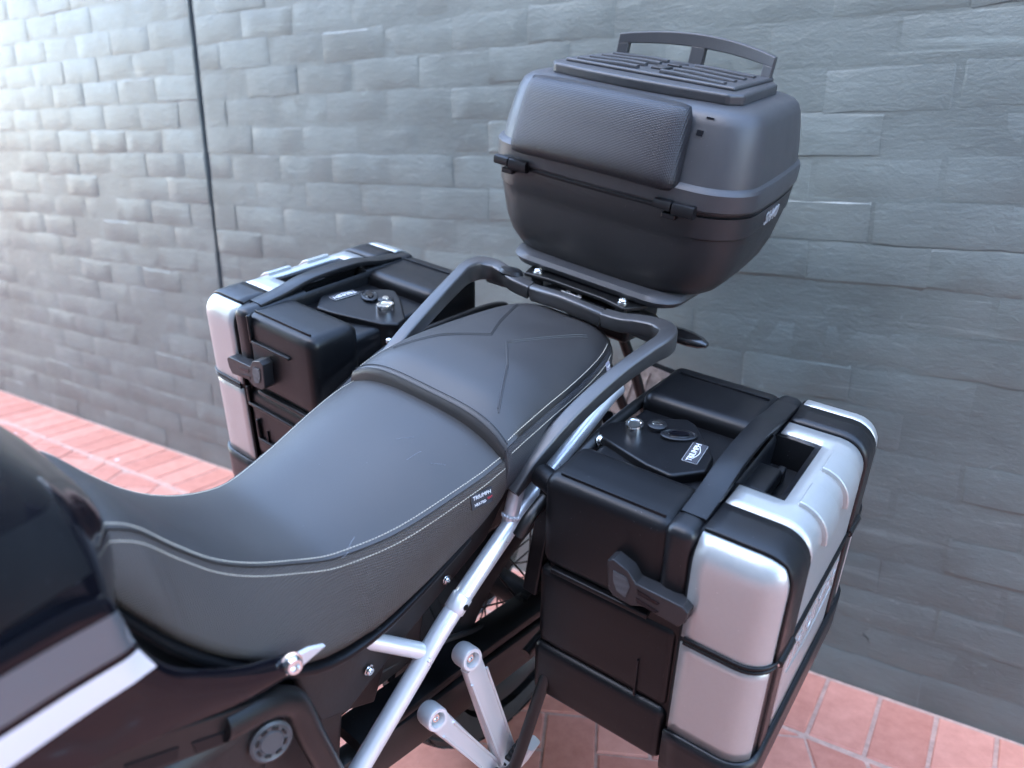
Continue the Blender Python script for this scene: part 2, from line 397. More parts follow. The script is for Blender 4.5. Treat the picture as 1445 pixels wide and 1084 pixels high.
for i in range(-70, 50):
    for j in range(-70, 50):
        md = (i-j) % 4
        if md == 0: ux, uy, a = (i+1)*P2, (j+.5)*P2, 26
        elif md == 2: ux, uy, a = (i+.5)*P2, (j)*P2, 116
        else: continue
        X, Y = ca*ux-sa*uy, sa*ux+ca*uy
        if not (-6.5 < X < 3.0 and -2.6 < Y < BY+.12): continue
        ra = math.radians(a); poly = [(X+px*math.cos(ra)-py*math.sin(ra), Y+px*math.sin(ra)+py*math.cos(ra)) for px, py in rect(PL_, PW_)]
        if max(p[1] for p in poly) > BY-.004:
            poly = clip(poly, lambda p: BY-.004-p[1])
            if len(poly) < 3: continue
            ar = abs(sum(poly[q][0]*poly[(q+1) % len(poly)][1]-poly[(q+1) % len(poly)][0]*poly[q][1] for q in range(len(poly))))/2
            if ar < .0012: continue
            cells.append((X, Y, a, poly))
        else: cells.append((X, Y, a, None))
camp = cam.matrix_world.translation
cinv = cam.matrix_world.inverted()
def on_screen(p, pad=.12):
    q = cinv @ V(p)
    if q.z > -.05: return False
    f = 27.03/36; return abs(q.x/-q.z*f) < .5+pad and abs(q.y/-q.z*f) < .375+pad
cells.sort(key=lambda c: (not on_screen((c[0], c[1], 0)), (V((c[0], c[1], 0))-camp).length))
rest = MB()
for k, (X, Y, a, poly) in enumerate(cells):
    dz = random.uniform(-.0015, .0015)
    if k < 300:
        if poly is None: me = me_full
        else:
            me = bpy.data.meshes.new('paver'); vs, fs = paver_vf([(p[0]-X, p[1]-Y) for p in poly]); me.from_pydata(vs, [], fs); me.materials.append(M_PAV)
        o = bpy.data.objects.new('paver', me); link(o, pavement); o.location = (X, Y, .004+dz)
        if poly is None: o.rotation_euler = (random.uniform(-.004, .004), random.uniform(-.004, .004), math.radians(a)+random.uniform(-.008, .008))
    else:
        ra = math.radians(a)
        pl = poly or [(X+px*math.cos(ra)-py*math.sin(ra), Y+px*math.sin(ra)+py*math.cos(ra)) for px, py in rect(PL_, PW_)]
        rest.add(*paver_vf(pl, .004+dz))
o = rest.obj('further_pavers', M_PAV, pavement); o['kind'] = 'stuff'

# ------------------------------------------------------------------ painted brick wall
JX = -1.593                                                         # control joint
wall = empty('brick_wall', Matrix.Translation((0, WY, 0)), 'bluish grey painted brick wall with rough lumpy joints behind the motorcycle', 'wall')
box('wall_core', (-9, .0008, -.1), (JX-.012, .23, 2.17), M_MORT, wall, bevel=.004)
box('wall_core', (JX+.012, .0008, -.1), (5, .23, 2.17), M_MORT, wall, bevel=.004)
box('control_joint', (JX-.011, .012, -.1), (JX+.011, .2, 2.165), M_JOINT, wall, bevel=0)
BL, BH, BP, CP = .2345, .0828, .238, .0862
def brick_mesh(i, L=BL):
    rnd = random.Random(100+i); nx, nz = 6, 3; vs = []; fs = []; dl, dr, db, dt = [rnd.choice((.0, .0, .0003, .0006, .0011)) for _ in range(4)]
    for iz in range(nz+1):
        for ix in range(nx+1):
            fx, fz = ix/nx, iz/nz; ex = min(fx, 1-fx); ez = min(fz, 1-fz)
            xx = (-1, -.955, -.5, 0, .5, .955, 1)[ix]*L/2; zz = (-1, -.84, .84, 1)[iz]*BH/2
            edge = ix in (0, nx) or iz in (0, nz)
            d = (max(dl*(ix == 0), dr*(ix == nx), db*(iz == 0), dt*(iz == nz))+rnd.uniform(0, .0005)) if edge else rnd.uniform(-.0004, .0001)
            if edge: xx += rnd.uniform(-.002, .002); zz += rnd.uniform(-.0035, .0035)
            else: zz += rnd.uniform(-.003, .003)
            vs.append((xx, d, zz))
    for iz in range(nz):
        for ix in range(nx):
            a = iz*(nx+1)+ix; fs.append((a, a+1, a+nx+2, a+nx+1))
    return vs, fs
variants = []
for i in range(24):
    vs, fs = brick_mesh(i); me = bpy.data.meshes.new('brick'); me.from_pydata(vs, [], fs)
    for p in me.polygons: p.use_smooth = True
    me.set_sharp_from_angle(angle=math.radians(14)); me.materials.append(M_WALL); variants.append((me, vs, fs))
half = []
for i in range(4):
    vs, fs = brick_mesh(40+i, BL/2-.005); me = bpy.data.meshes.new('brick'); me.from_pydata(vs, [], fs)
    for p in me.polygons: p.use_smooth = True
    me.set_sharp_from_angle(angle=math.radians(14)); me.materials.append(M_WALL); half.append((me, vs, fs))
spots = []
for c in range(25):
    z = .045+c*CP; sh = (c % 2)*BP/2
    n = 0
    xx = JX+.014+BL/2+sh
    if sh: spots.append((JX+.014+(BL/2-.005)/2, z, half[c % 4]))
    while xx < 4.8: spots.append((xx, z, random.choice(variants))); xx += BP
    xx = JX-.014-BL/2-sh
    if sh: spots.append((JX-.014-(BL/2-.005)/2, z, half[(c+1) % 4]))
    while xx > -8.8: spots.append((xx, z, random.choice(variants))); xx -= BP
spots.sort(key=lambda s: (not on_screen((s[0], WY, s[1]), .03), (V((s[0], WY, s[1]))-camp).length))
rest = MB()
for k, (bx_, bz_, (me, vs, fs)) in enumerate(spots):
    dx, dy, dz = random.uniform(-.005, .005), random.uniform(-.0012, .0012), random.uniform(-.003, .003)
    tl = random.uniform(-.006, .006)
    if k < 300:
        o = bpy.data.objects.new('brick', me); link(o, wall); o.location = (bx_+dx, dy, bz_+dz); o.rotation_euler = (0, tl, random.uniform(-.0028, .0028))
    else: rest.add([(v[0]+bx_+dx, v[1]+dy, v[2]+bz_+dz+v[0]*tl) for v in vs], fs)
o = rest.obj('further_bricks', M_WALL, wall, angle=14); o['kind'] = 'stuff'

# unseen building across the yard, inferred and added to shade the lower wall
opp = empty('building', Matrix.Translation((2, -4.3, 0)), 'unseen plain grey building behind the camera, added to shade the wall', 'building')
box('wall', (-12.5, -3, 0), (10, 0, 7.0), mat('grey_render', (.13, .13, .135), .8, bump=(40, .5), vary=.2), opp, bevel=.01)

# ------------------------------------------------------------------ motorcycle
bike = empty('motorcycle', B, 'black touring motorcycle leaning on its stand with silver tube frame and dark vinyl seats', 'motorcycle')

# rider seat: stations along y -> half width at seam, seam height, crown, bottom half width, bottom height
SEAT = [(-.775, .085, .952, .014, .102, .900), (-.755, .086, .943, .013, .114, .866), (-.725, .086, .926, .011, .134, .824),
        (-.69, .086, .888, .008, .145, .784), (-.65, .086, .848, .006, .152, .748), (-.61, .087, .820, .005, .157, .716), (-.56, .092, .797, .007, .160, .690),
        (-.50, .106, .782, .014, .160, .682), (-.43, .125, .788, .024, .157, .690), (-.33, .144, .814, .031, .150, .716), (-.275, .150, .828, .032, .146, .735), (-.245, .150, .834, .028, .143, .75)]
EXP = [3.0]
def seat_half(tab, y, which):
    w_, zs, cr, wb, zb = interp(tab, y); out = []
    if which == 'top':
        for i in range(25):
            t = -1+2*i/24; t = math.copysign(abs(t)**.7, t)
            out.append(V((w_*t, y, zs+cr*(1-abs(t)**EXP[0]))))
    return w_, zs, cr, wb, zb, out
def side_pts(w_, zs, wb, zb, sgn, y, n=12):
    out = []
    for i in range(n+1):
        t = i/n; xx = w_+(wb-w_)*t+.010*math.sin(math.pi*min(1, t*1.0))**.8*(1 if wb-w_ < .05 else .6)
        zz = zs+(zb-zs)*t
        if t > .82: xx -= (t-.82)**2*.5
        out.append(V((sgn*xx, y, zz)))
    return out
def build_seat(name, tab, y0, y1, ny, mt, ms, parent):
    ys = [y0+(y1-y0)*i/ny for i in range(ny+1)]; tops = []; seams = []; sides = {1: [], -1: []}
    for y in ys:
        w_, zs, cr, wb, zb, tp = seat_half(tab, y, 'top')
        tp = [V((tp[0].x+.003, y, tp[0].z-.006))]+tp+[V((tp[-1].x-.003, y, tp[-1].z-.006))]
        tops.append(tp)
        for s in (1, -1): sides[s].append([V((s*(w_-.004), y, zs-.0015))]+side_pts(w_+.0012, zs-.004, wb, zb, s, y)+[V((s*(wb-.035), y, zb-.006))])
        seams.append((w_, zs, cr))
    return ys, tops, sides, seams
ys, tops, sides, seams = build_seat('rider', SEAT, -.765, -.245, 56, M_VINYL, M_WEAVE, bike)
# roll the rear edge down behind the pillion front
last = tops[-1]; roll = []
for k, (dy, dz) in enumerate(((.006, -.003), (.010, -.010), (.012, -.03))):
    roll.append([V((p.x, p.y+dy, p.z+dz)) for p in last])
vs, fs = loft_vf(tops+roll, False, False, False)
seat = mesh('rider_seat', vs, fs, M_VINYL, bike, angle=75)
mb = MB()
for s in (1, -1):
    rr = [r if s < 0 else r[::-1] for r in sides[s]]; e = rr[-1]
    rr.append([V((p.x*.96, p.y+.012, p.z)) for p in e]); rr.append([V((p.x*.7, p.y+.014, p.z)) for p in e])
    f0 = rr[0]; rr.insert(0, [V((p.x*.6, p.y+.004, p.z)) for p in f0])
    mb.add(*loft_vf(rr, False, False, False))
mb.obj('seat_side', M_WEAVE, seat, angle=75)
# tail of the dark lip under the skirt
for s in (1, -1):
    pts = [V((s*(interp(SEAT, y)[3]-.008), y, interp(SEAT, y)[4]-.004)) for y in [-.765+.0425*i for i in range(12)]]
    vs, fs = sweep_vf(catmull(pts, 2), rrect(.016, .010, .004, 2), V((0, 0, 1))); mesh('seat_base_trim', vs, fs, M_PL, seat)
def stitches(name, path, normals, pitch, m, parent, r=.00055, fill=.62):
    mb = MB(); d = 0
    L = [0]
    for a, b in zip(path, path[1:]): L.append(L[-1]+(b-a).length)
    def at(s):
        s = min(max(s, 0), L[-1])
        for i in range(len(L)-1):
            if L[i] <= s <= L[i+1]:
                t = (s-L[i])/max(1e-9, L[i+1]-L[i]); return path[i].lerp(path[i+1], t), normals[i].lerp(normals[i+1], t)
        return path[-1], normals[-1]
    s = 0
    while s < L[-1]-pitch*fill:
        p, nn = at(s); q, _ = at(s+pitch*fill); mid = (p+q)/2+nn*r*.9
        mb.add(*sweep_vf([p-nn*r*.3, p.lerp(mid, .4)+nn*r*.5, q.lerp(mid, .4)+nn*r*.5, q-nn*r*.3], circ(r, 5), nn)); s += pitch
    o = mb.obj(name, m, parent); o['kind'] = 'stuff'; return o
def seam_stitch(tab, ysl, parent, top_d=.005, side_d=.008, m=M_STITCH, pitch=.0042):
    for s in (1, -1):
        up, un, dn, dnn = [], [], [], []
        for y in ysl:
            w_, zs, cr, wb, zb = interp(tab, y)
            t = 1-top_d/w_; up.append(V((s*w_*t, y, zs+cr*(1-t**EXP[0])+.0002))); un.append(V((s*.45, 0, .9)))
            sp = side_pts(w_+.0012, zs-.004, wb, zb, s, y); L = (sp[1]-sp[0]).length; f = side_d/L
            q = sp[0].lerp(sp[1], f) if f <= 1 else sp[1].lerp(sp[2], min(1, f-1)); dn.append(q); dnn.append(V((s*.9, 0, .4)))
        stitches('stitching', up, un, pitch, m, parent); stitches('stitching', dn, dnn, pitch, m, parent)
yl = [-.762+.0103*i for i in range(51)]
seam_stitch(SEAT, yl, seat)
def top_pt(x_, y_):
    w_, zs, cr, wb, zb = interp(SEAT, y_); return V((x_, y_, zs+cr*(1-min(1, abs(x_)/w_)**EXP[0])+.0001))
M_SCUFF = mat('pale_scuff', (.17, .18, .2), .6)
for (xa, ya), (xb, yb) in (((.070, -.330), (.066, -.352)), ((.092, -.335), (.108, -.322)), ((.030, -.335), (.045, -.318)), ((.098, -.470), (.104, -.486)), ((.108, -.488), (.110, -.500))):
    pth = [top_pt(xa+(xb-xa)*i/5+random.uniform(-.0006, .0006), ya+(yb-ya)*i/5) for i in range(6)]
    vs, fs = sweep_vf(pth, circ(.0003, 5)); mesh('scuff_mark', vs, fs, M_SCUFF, seat)
# woven label at the rear near corner of the rider seat
def tag_label(parent, y, tab, lines, w_, h_, m, drop=.006, name='label_tag'):
    a = interp(tab, y); b = interp(tab, y+.02); sp = side_pts(a[0]+.0012, a[1]-.004, a[3], a[4], 1, y)
    p = sp[0].lerp(sp[3], .2)+V((.0035, 0, -drop)); t = (V((b[0], y+.02, b[1]))-V((a[0], y, a[1]))).normalized()
    dn = (sp[4]-sp[0]).normalized(); n = t.cross(-dn).normalized(); n = n if n.x > 0 else -n
    t = (-dn).cross(n).normalized()
    M = Matrix((t, -dn, n)).transposed().to_4x4(); M.translation = p+dn*h_/2
    o = prism(name, rrect(w_, h_, .001, 2), M, -.0012, .0006, m, parent, bevel=.0003)
    for (s_, sz, yy, xx, mm) in lines: text('label_print', s_, sz, M @ Matrix.Translation((xx, yy, .0009)), mm, o, ext=.0002)
    return o
tag_label(seat, -.300, SEAT, [('TRIUMPH', .0078, .005, 0, M_WHITE), ('HEATED', .0055, -.005, -.004, M_WHITE), ('SEAT', .0042, -.003, .0135, M_RED)], .038, .021, M_TAG)

# pillion seat
EXP[0] = 4.2
PIL = [(-.245, .150, .852, .030, .148, .768), (-.21, .150, .862, .040, .149, .772), (-.15, .147, .873, .040, .147, .782), (-.08, .141, .881, .037, .141, .795),
       (0, .130, .889, .033, .130, .812), (.05, .119, .894, .030, .118, .826), (.085, .106, .897, .025, .106, .838), (.108, .094, .898, .018, .094, .846)]
ys, tops, sides, seams = build_seat('pillion', PIL, -.245, .108, 40, M_VINYL2, M_VINYL2, bike)
last = tops[-1]
roll = [[V((p.x*.93, p.y+.008, p.z-.006+(-.004 if abs(p.x) < .05 else 0))) for p in last], [V((p.x*.85, p.y+.012, p.z-.022)) for p in last], [V((p.x*.8, p.y+.012, p.z-.06)) for p in last]]
vs, fs = loft_vf(tops+roll, False, False, False)
pil = mesh('pillion_seat', vs, fs, M_VINYL2, bike, angle=75)
first = tops[0]
fr = [[V((p.x, p.y+.002, p.z+.0005)) for p in first], [V((p.x*1.0, p.y-.006, p.z-.004)) for p in first], [V((p.x*1.0, p.y-.008, p.z-.014)) for p in first],
      [V((p.x*.995, p.y-.005, p.z-.06)) for p in first]]
vs, fs = loft_vf(fr, False, False, False); mesh('front_roll', vs, fs, M_VINYL2, pil, angle=75)
mb = MB()
for s in (1, -1):
    rr = [r if s < 0 else r[::-1] for r in sides[s]]; e = rr[-1]
    rr.append([V((p.x*.8, p.y+.012, p.z)) for p in e])
    f0 = rr[0]; rr.insert(0, [V((p.x*.985, p.y-.004, p.z-.001)) for p in f0]); rr.insert(0, [V((p.x*.8, p.y-.004, p.z-.001)) for p in f0])
    mb.add(*loft_vf(rr, False, False, False))
mb.obj('seat_side', weave_mat('pillion_side_weave', (.036, .034, .035), 1400, .6, .55), pil, angle=75)
seam_stitch(PIL, [-.24+.0105*i for i in range(32)], pil, pitch=.0042)
for k, dd in enumerate((-.0005, -.0035)):
    pth = [V((p.x, p.y-.0065+k*.008, p.z-.003+k*.0035+.0006)) for p in first[1:-1]]
    stitches('stitching', pth, [V((0, -.5, .85))]*len(pth), .0040, M_STITCHD, pil)
# embossed lines pressed into the pillion top (thin raised welts)
def pil_top(x, y):
    w_, zs, cr, wb, zb = interp(PIL, y); t = min(1, abs(x)/w_); return V((x, y, zs+cr*(1-t**EXP[0])+.0002))
for pl in ([(.112, -.225), (.062, -.145), (.016, -.088), (.040, -.040), (.082, .045)], [(-.112, -.205), (-.075, -.145), (-.018, -.085), (-.040, -.035), (-.070, .055)]):
    dense = []
    for a, b in zip(pl, pl[1:]):
        for i in range(10): dense.append((a[0]+(b[0]-a[0])*i/10, a[1]+(b[1]-a[1])*i/10))
    dense.append(pl[-1])
    for off in (-.0028, .0028):
        pth = [pil_top(x_+off*.8, y_-off*.6) for x_, y_ in dense]
        vs, fs = sweep_vf(pth, circ(.0011, 6)); mesh('pressed_line', vs, fs, M_VINYL2, pil)
tag_label(pil, .052, PIL, [('TRIUMPH', .0045, 0, 0, M_WHITE)], .020, .014, M_TAGL, drop=.002)

# grab rails
railprof = rrect(.023, .032, .004, 3)
RAIL = [(.158, -.232, .778), (.163, -.19, .815), (.171, -.12, .862), (.184, -.03, .905), (.197, .04, .930), (.2025, .072, .938), (.196, .100, .943), (.170, .113, .945), (.138, .106, .944), (.112, .098, .940), (.078, .101, .936)]
for s in (1, -1):
    pth = catmull([(s*a, b, c) for a, b, c in RAIL], 6)
    n = len(pth); scl = []
    for i in range(n):
        t = i/(n-1); k = .86+.30*math.exp(-((t-.55)/.16)**2); scl.append((1.0+.35*math.exp(-((t-.62)/.12)**2), k if t > .08 else k*(.55+.45*t/.08)))
    vs, fs = sweep_vf(pth, railprof, V((0, -.30, .95)), scl); mesh('grab_rail', vs, fs, M_RAIL, bike, angle=32)
    # flat tail shelf behind the rail that carries the rack bolts
    prism('tail_shelf', [(s*.062, .122), (s*.185, .105), (s*.165, .165), (s*.125, .205), (s*.062, .21)][::s], Matrix.Translation((0, 0, .93)), -.012, .006, M_RAIL, bike, bevel=.004)
bridge = catmull([(-.072, .101, .934), (-.03, .091, .940), (0, .089, .942), (.03, .091, .940), (.072, .101, .934)], 6)
vs, fs = sweep_vf(bridge, rrect(.020, .030, .006, 3), V((0, -.3, .95))); mesh('rail_bridge', vs, fs, M_RAIL, bike, angle=32)
box('tail_cover', (-.068, .118, .915), (.068, .30, .945), M_PL, bike, bevel=.006)
mb = MB(); mb.add(*box_vf((-.030, .126, .945), (.012, .129, .9465))); mb.add(*box_vf((-.024, .134, .945), (-.016, .137, .9465))); mb.add(*box_vf((0, .134, .945), (.008, .137, .9465)))
mb.obj('tail_sticker', M_WHITE, bike)
# rack plate + rubber mounted bolts
rack = prism('luggage_rack', [(-.104, .112), (-.055, .122), (.055, .122), (.104, .112), (.120, .145), (.122, .30), (.08, .36), (-.08, .36), (-.122, .30), (-.118, .150)], Matrix.Translation((0, 0, .957)), -.004, .004, M_BLKMET, bike, bevel=.003)
for sx_, yy in ((-1, .135), (1, .135), (-1, .30), (1, .30)):
    lathe('rubber_mount', [(.012, 0), (.0125, .006), (.011, .015), (.012, .02)], Matrix.Translation((sx_*.089, yy, .933)), M_RUB, rack)
    bolt('bolt', (sx_*.089, yy, .961), (0, 0, 1), .0078, .006, M_CHROME, rack)
# grey mounting plate under the top case
def slab_ring(hw, y0, y1, r, z, n=6):
    return [V((x_, (y0+y1)/2+y_, z+.09*((y0+y1)/2+y_-y0))) for x_, y_ in rrect(2*hw, y1-y0, r, n)]
PLZ = .974
rings = [slab_ring(.150, .158, .40, .05, PLZ-.014), slab_ring(.168, .146, .415, .05, PLZ-.010), slab_ring(.174, .141, .42, .05, PLZ), slab_ring(.170, .145, .416, .05, PLZ+.008), slab_ring(.155, .160, .40, .05, PLZ+.011)]
vs, fs = loft_vf(rings); mesh('case_mounting_plate', vs, fs, M_CASE, bike, angle=50)
# oval knob on the far rail
lathe('reflector', [(.017, 0), (.018, .004), (.015, .010), (.001, .013)], frame((-.128, .105, .950), (0, 0, 1)), M_PL2, bike, sx=1.4)
# turn signal
for s in (1, -1):
    sg = lathe('turn_signal_stalk', [(.011, 0), (.012, .006), (.0085, .01), (.0085, .026), (.012, .03), (.0125, .055), (.001, .056)], frame((s*.080, .278, .882), (s*1, .02, .04), V((0, 1, .01))), M_PL, bike)
    prof = [(.001, 0), (.011, .002), (.0175, .014), (.020, .030), (.019, .050), (.0145, .070), (.007, .083), (.001, .085)]
    o = lathe('turn_signal_lens', prof, frame((s*.118, .280, .884), (s*1, .03, -.015), V((0, 1, .01))), M_LENS, sg, sx=1.15, sy=.72)
    bolt('stalk_screw', (s*.076, .262, .884), (0, -1, .2), .005, .004, M_CHROME, sg)
box('tail_light_housing', (-.07, .22, .85), (.07, .34, .915), M_PL, bike, bevel=.012)

# subframe tubes
SF = [(.168, -.53, .452), (.167, -.42, .563), (.166, -.35, .632), (.163, -.215, .728), (.158, -.09, .792), (.150, .02, .835), (.148, .06, .845)]
for s in (1, -1):
    sf = tube('subframe_tube', [(s*a, b, c) for a, b, c in SF], .0135, M_SIL, bike, 18)
    tube('cross_tube', [(s*.105, -.505, .665), (s*.166, -.388, .592)], .0115, M_SIL, bike, 16)
    tube('branch_tube', [(s*.160, -.228, .720), (s*.155, -.212, .775), (s*.146, -.18, .84)], .0115, M_SIL, bike, 16)
    # weld beads and collars
    for c_, d_, r_ in (((s*.1655, -.395, .590), (s*.55, .9, -.55), .0128), ((s*.160, -.224, .733), (-.1, .25, 1), .0128)):
        mb = MB(); Mf = frame(c_, d_)
        for k in range(16):
            a = 2*math.pi*k/16; mb.add(*lathe_vf([(.0003, -.0032), (.003, -.001), (.003, .001), (.0003, .0032)], Mf @ Matrix.Translation((r_*math.cos(a), r_*math.sin(a), 0)), 6))
        mb.obj('weld_bead', M_SIL, sf)
    cpos = V((s*.1662, -.335, .645)); cd = V((0, .105, .096)).normalized()
    lathe('tube_collar', [(.0136, -.013), (.0150, -.011), (.0150, .011), (.0136, .013)], frame(cpos, cd), M_SIL, sf, 20)
    lathe('collar_hole', [(.0002, -.002), (.0045, -.002), (.0045, .0003), (.0002, .0006)], frame(cpos+V((s*.0148, -.001, .002)), (s*1, -.1, .15)), M_PL, sf, 14)
    bolt('bolt', (s*.185, -.528, .447), (s*1, -.4, .3), .012, .010, M_CHROME, sf)

# footrest hanger: a V of two cast arms with bolt eyes
def hanger(s):
    A, Bp, Cc, D = V((s*.186, -.318, .545)), V((s*.186, -.382, .478)), V((s*.226, -.232, .295)), V((s*.222, -.250, .275))
    hg = None
    def arm(p, q, w0, w1):
        n = 10; rings = []
        for i in range(n+1):
            t = i/n; c = p.lerp(q, t); d = (q-p).normalized(); side = d.cross(V((1, 0, 0))).normalized(); o_ = side.cross(d).normalized(); ww = w0+(w1-w0)*min(1, t*1.6)
            rings.append([c+side*a+o_*b for a, b in rrect(ww, .016, .0045, 2)])
        return loft_vf(rings)
    mb = MB(); mb.add(*arm(A+(Cc-A)*.05, Cc, .034, .040)); mb.add(*arm(Bp+(D-Bp)*.05, D, .032, .027))
    hg = mb.obj('footrest_hanger', M_CAST, bike, angle=32)
    # rib along the arm edges
    for p, q, w0 in ((A, Cc, .040), (Bp, D, .028)):
        d = (q-p).normalized(); side = d.cross(V((1, 0, 0))).normalized(); o_ = V((s*1, 0, 0))
        for e in (-1, 1):
            vs, fs = sweep_vf([p.lerp(q, .14)+side*e*w0*.42+o_*.009, p.lerp(q, .55)+side*e*w0*.42+o_*.009, p.lerp(q, .97)+side*e*w0*.42+o_*.009], rrect(.004, .004, .0015, 2), V((1, 0, 0))); mesh('arm_rib', vs, fs, M_CAST, hg)
    for p in (A, Bp):
        lathe('bolt_eye', [(.0165, -.020), (.0178, -.015), (.0178, .006), (.0162, .009), (.0118, .009), (.0105, .006), (.0105, -.005), (.0005, -.005)], frame(p, (s*1, -.22, .30)), M_CAST, hg, 26, angle=35)
        bolt('bolt', p+V((s*-.002, .0, .0)), (s*1, -.22, .30), .0072, .006, M_CHROME, hg)
    lathe('footrest_pivot', [(.014, -.02), (.017, -.018), (.017, .02), (.014, .022)], frame((s*.234, -.225, .285), (0, 1, -.3)), M_CAST, hg, 18)
    fp = MB()
    fp.add(*sweep_vf([V((s*.240, -.228, .275)), V((s*.252, -.222, .30)), V((s*.262, -.216, .34))], rrect(.018, .030, .005, 2), V((0, 1, 0)))); f_ = fp.obj('footrest', M_CAST, hg, angle=35)
    mb = MB()
    for i in range(6):
        c = V((s*.240, -.228, .278)).lerp(V((s*.258, -.220, .345)), i/5)+V((-s*.010, -.006, .0)); mb.add(*box_vf((c.x-.005, c.y-.012, c.z-.0035), (c.x+.005, c.y+.010, c.z+.0035)))
    mb.obj('footrest_rubber', M_RUB, f_, bevel=.0015)
    return hg
for s in (1, -1): hanger(s)

# rear wheel
WR, WC = .335, V((0, .085, .305))
wheel = mesh('rear_wheel', *lathe_vf([(.012, -.11), (.03, -.105), (.032, -.06), (.05, -.055), (.052, -.045), (.03, -.04), (.03, .04), (.052, .045), (.05, .055), (.032, .06), (.03, .105), (.012, .11)], frame(WC, (1, 0, 0), V((0, 1, .001))), 28), M_DARK, bike)
tp = []
for i in range(25):
    a = math.radians(-118+236*i/24); tp.append((WR-.060+.060*math.cos(a)*1.0, .076*math.sin(a)))
vs, fs = loft_vf([[frame(WC, (1, 0, 0), V((0, 1, .001))) @ V((r*math.cos(2*math.pi*j/72), r*math.sin(2*math.pi*j/72), x_)) for j in range(72)] for r, x_ in tp], True, False, False)
tyre = mesh('tyre', vs, fs, M_RUB, wheel, angle=60)
mb = MB(); FW = frame(WC, (1, 0, 0), V((0, 1, .001)))
for i in range(26):                                                 # tread blocks: shallow raised bars either side
    for sd in (1, -1):
        a0 = 2*math.pi*(i+.25*(sd > 0))/26
        for (u0, u1, tw) in ((10, 34, 0), (38, 66, .05)):
            rings = []
            for e in range(5):
                an = math.radians(u0+(u1-u0)*e/4); rr_ = WR-.060+.060*math.cos(an); xx = sd*.076*math.sin(an); w_ = .085
                row = []
                for dd, hh in ((-w_, -.002), (-w_*.92, .004), (w_*.92, .004), (w_, -.002)):
                    aa = a0+dd+tw*e/4+.08*e/4; r2 = rr_+hh*math.cos(an); x2 = xx+sd*hh*math.sin(an); row.append(FW @ V((r2*math.cos(aa), r2*math.sin(aa), x2)))
                rings.append(row)
            mb.add(*loft_vf(rings, False, False, False))
o = mb.obj('tread', M_RUB, tyre, angle=30); o['kind'] = 'stuff'
rp = [(.232, -.052), (.240, -.055), (.240, -.048), (.222, -.042), (.205, -.02), (.202, 0), (.205, .02), (.222, .042), (.240, .048), (.240, .055), (.232, .052), (.214, .036), (.196, .018), (.193, 0), (.196, -.018), (.214, -.036)]
rings = [[FW @ V((r*math.cos(2*math.pi*j/72), r*math.sin(2*math.pi*j/72), x_)) for j in range(72)] for r, x_ in rp]
vs, fs = loft_vf(rings+[rings[0]], True, False, False); mesh('rim', vs, fs, M_RIM, wheel, angle=40)
sp_me = None
for i in range(36):
    a = 2*math.pi*i/36; b = a+(.42 if i % 2 else -.42); sd = 1 if i % 4 < 2 else -1
    p = FW @ V((.045*math.cos(b), .045*math.sin(b), sd*.048)); q = FW @ V((.203*math.cos(a), .203*math.sin(a), sd*.012))
    if sp_me is None:
        L0 = (q-p).length; vs, fs = sweep_vf([V((0, 0, 0)), V((0, 0, L0*.5)), V((0, 0, L0))], circ(.0019, 6), V((1, 0, 0))); o = mesh('spoke', vs, fs, M_RIM, wheel); sp_me = o.data
    else: o = bpy.data.objects.new('spoke', sp_me); link(o, wheel)
    o.rotation_mode = 'QUATERNION'; o.location = p; o.rotation_quaternion = (q-p).to_track_quat('Z', 'Y')
lathe('brake_disc', [(.07, -.003), (.118, -.003), (.118, .003), (.07, .003)], frame(WC+V((-.075, 0, 0)), (1, 0, 0)), M_CHROME, wheel, 36)
lathe('sprocket', [(.02, -.004), (.10, -.004), (.10, .004), (.02, .004)], frame(WC+V((.082, 0, 0)), (1, 0, 0)), M_DARK, wheel, 42)
# swing arm, chain guard, chain
for s in (1, -1):
    vs, fs = sweep_vf(catmull([(s*.095, -.48, .36), (s*.118, -.25, .36), (s*.120, -.02, .33), (s*.118, .12, .306)], 5), rrect(.034, .085, .010, 2)); mesh('swing_arm', vs, fs, M_BLKMET, bike, angle=35)
vs, fs = sweep_vf(catmull([(.095, -.46, .430), (.100, -.25, .420), (.102, -.06, .400), (.102, .10, .380)], 5), rrect(.060, .020, .006, 2)); mesh('chain_guard', vs, fs, M_PL, bike, angle=35)
mb = MB()
for k in range(44):
    t = k/43; c = V((.085, -.46, .385)).lerp(V((.085, .085, .408)), t)
    mb.add(*prism_vf(rrect(.015, .008, .0035, 2), frame(c+V((.004*(k % 2), 0, 0)), (1, 0, 0), V((0, 1, 0))), -.008, .008))
o = mb.obj('drive_chain', M_DARK, bike); o['kind'] = 'stuff'
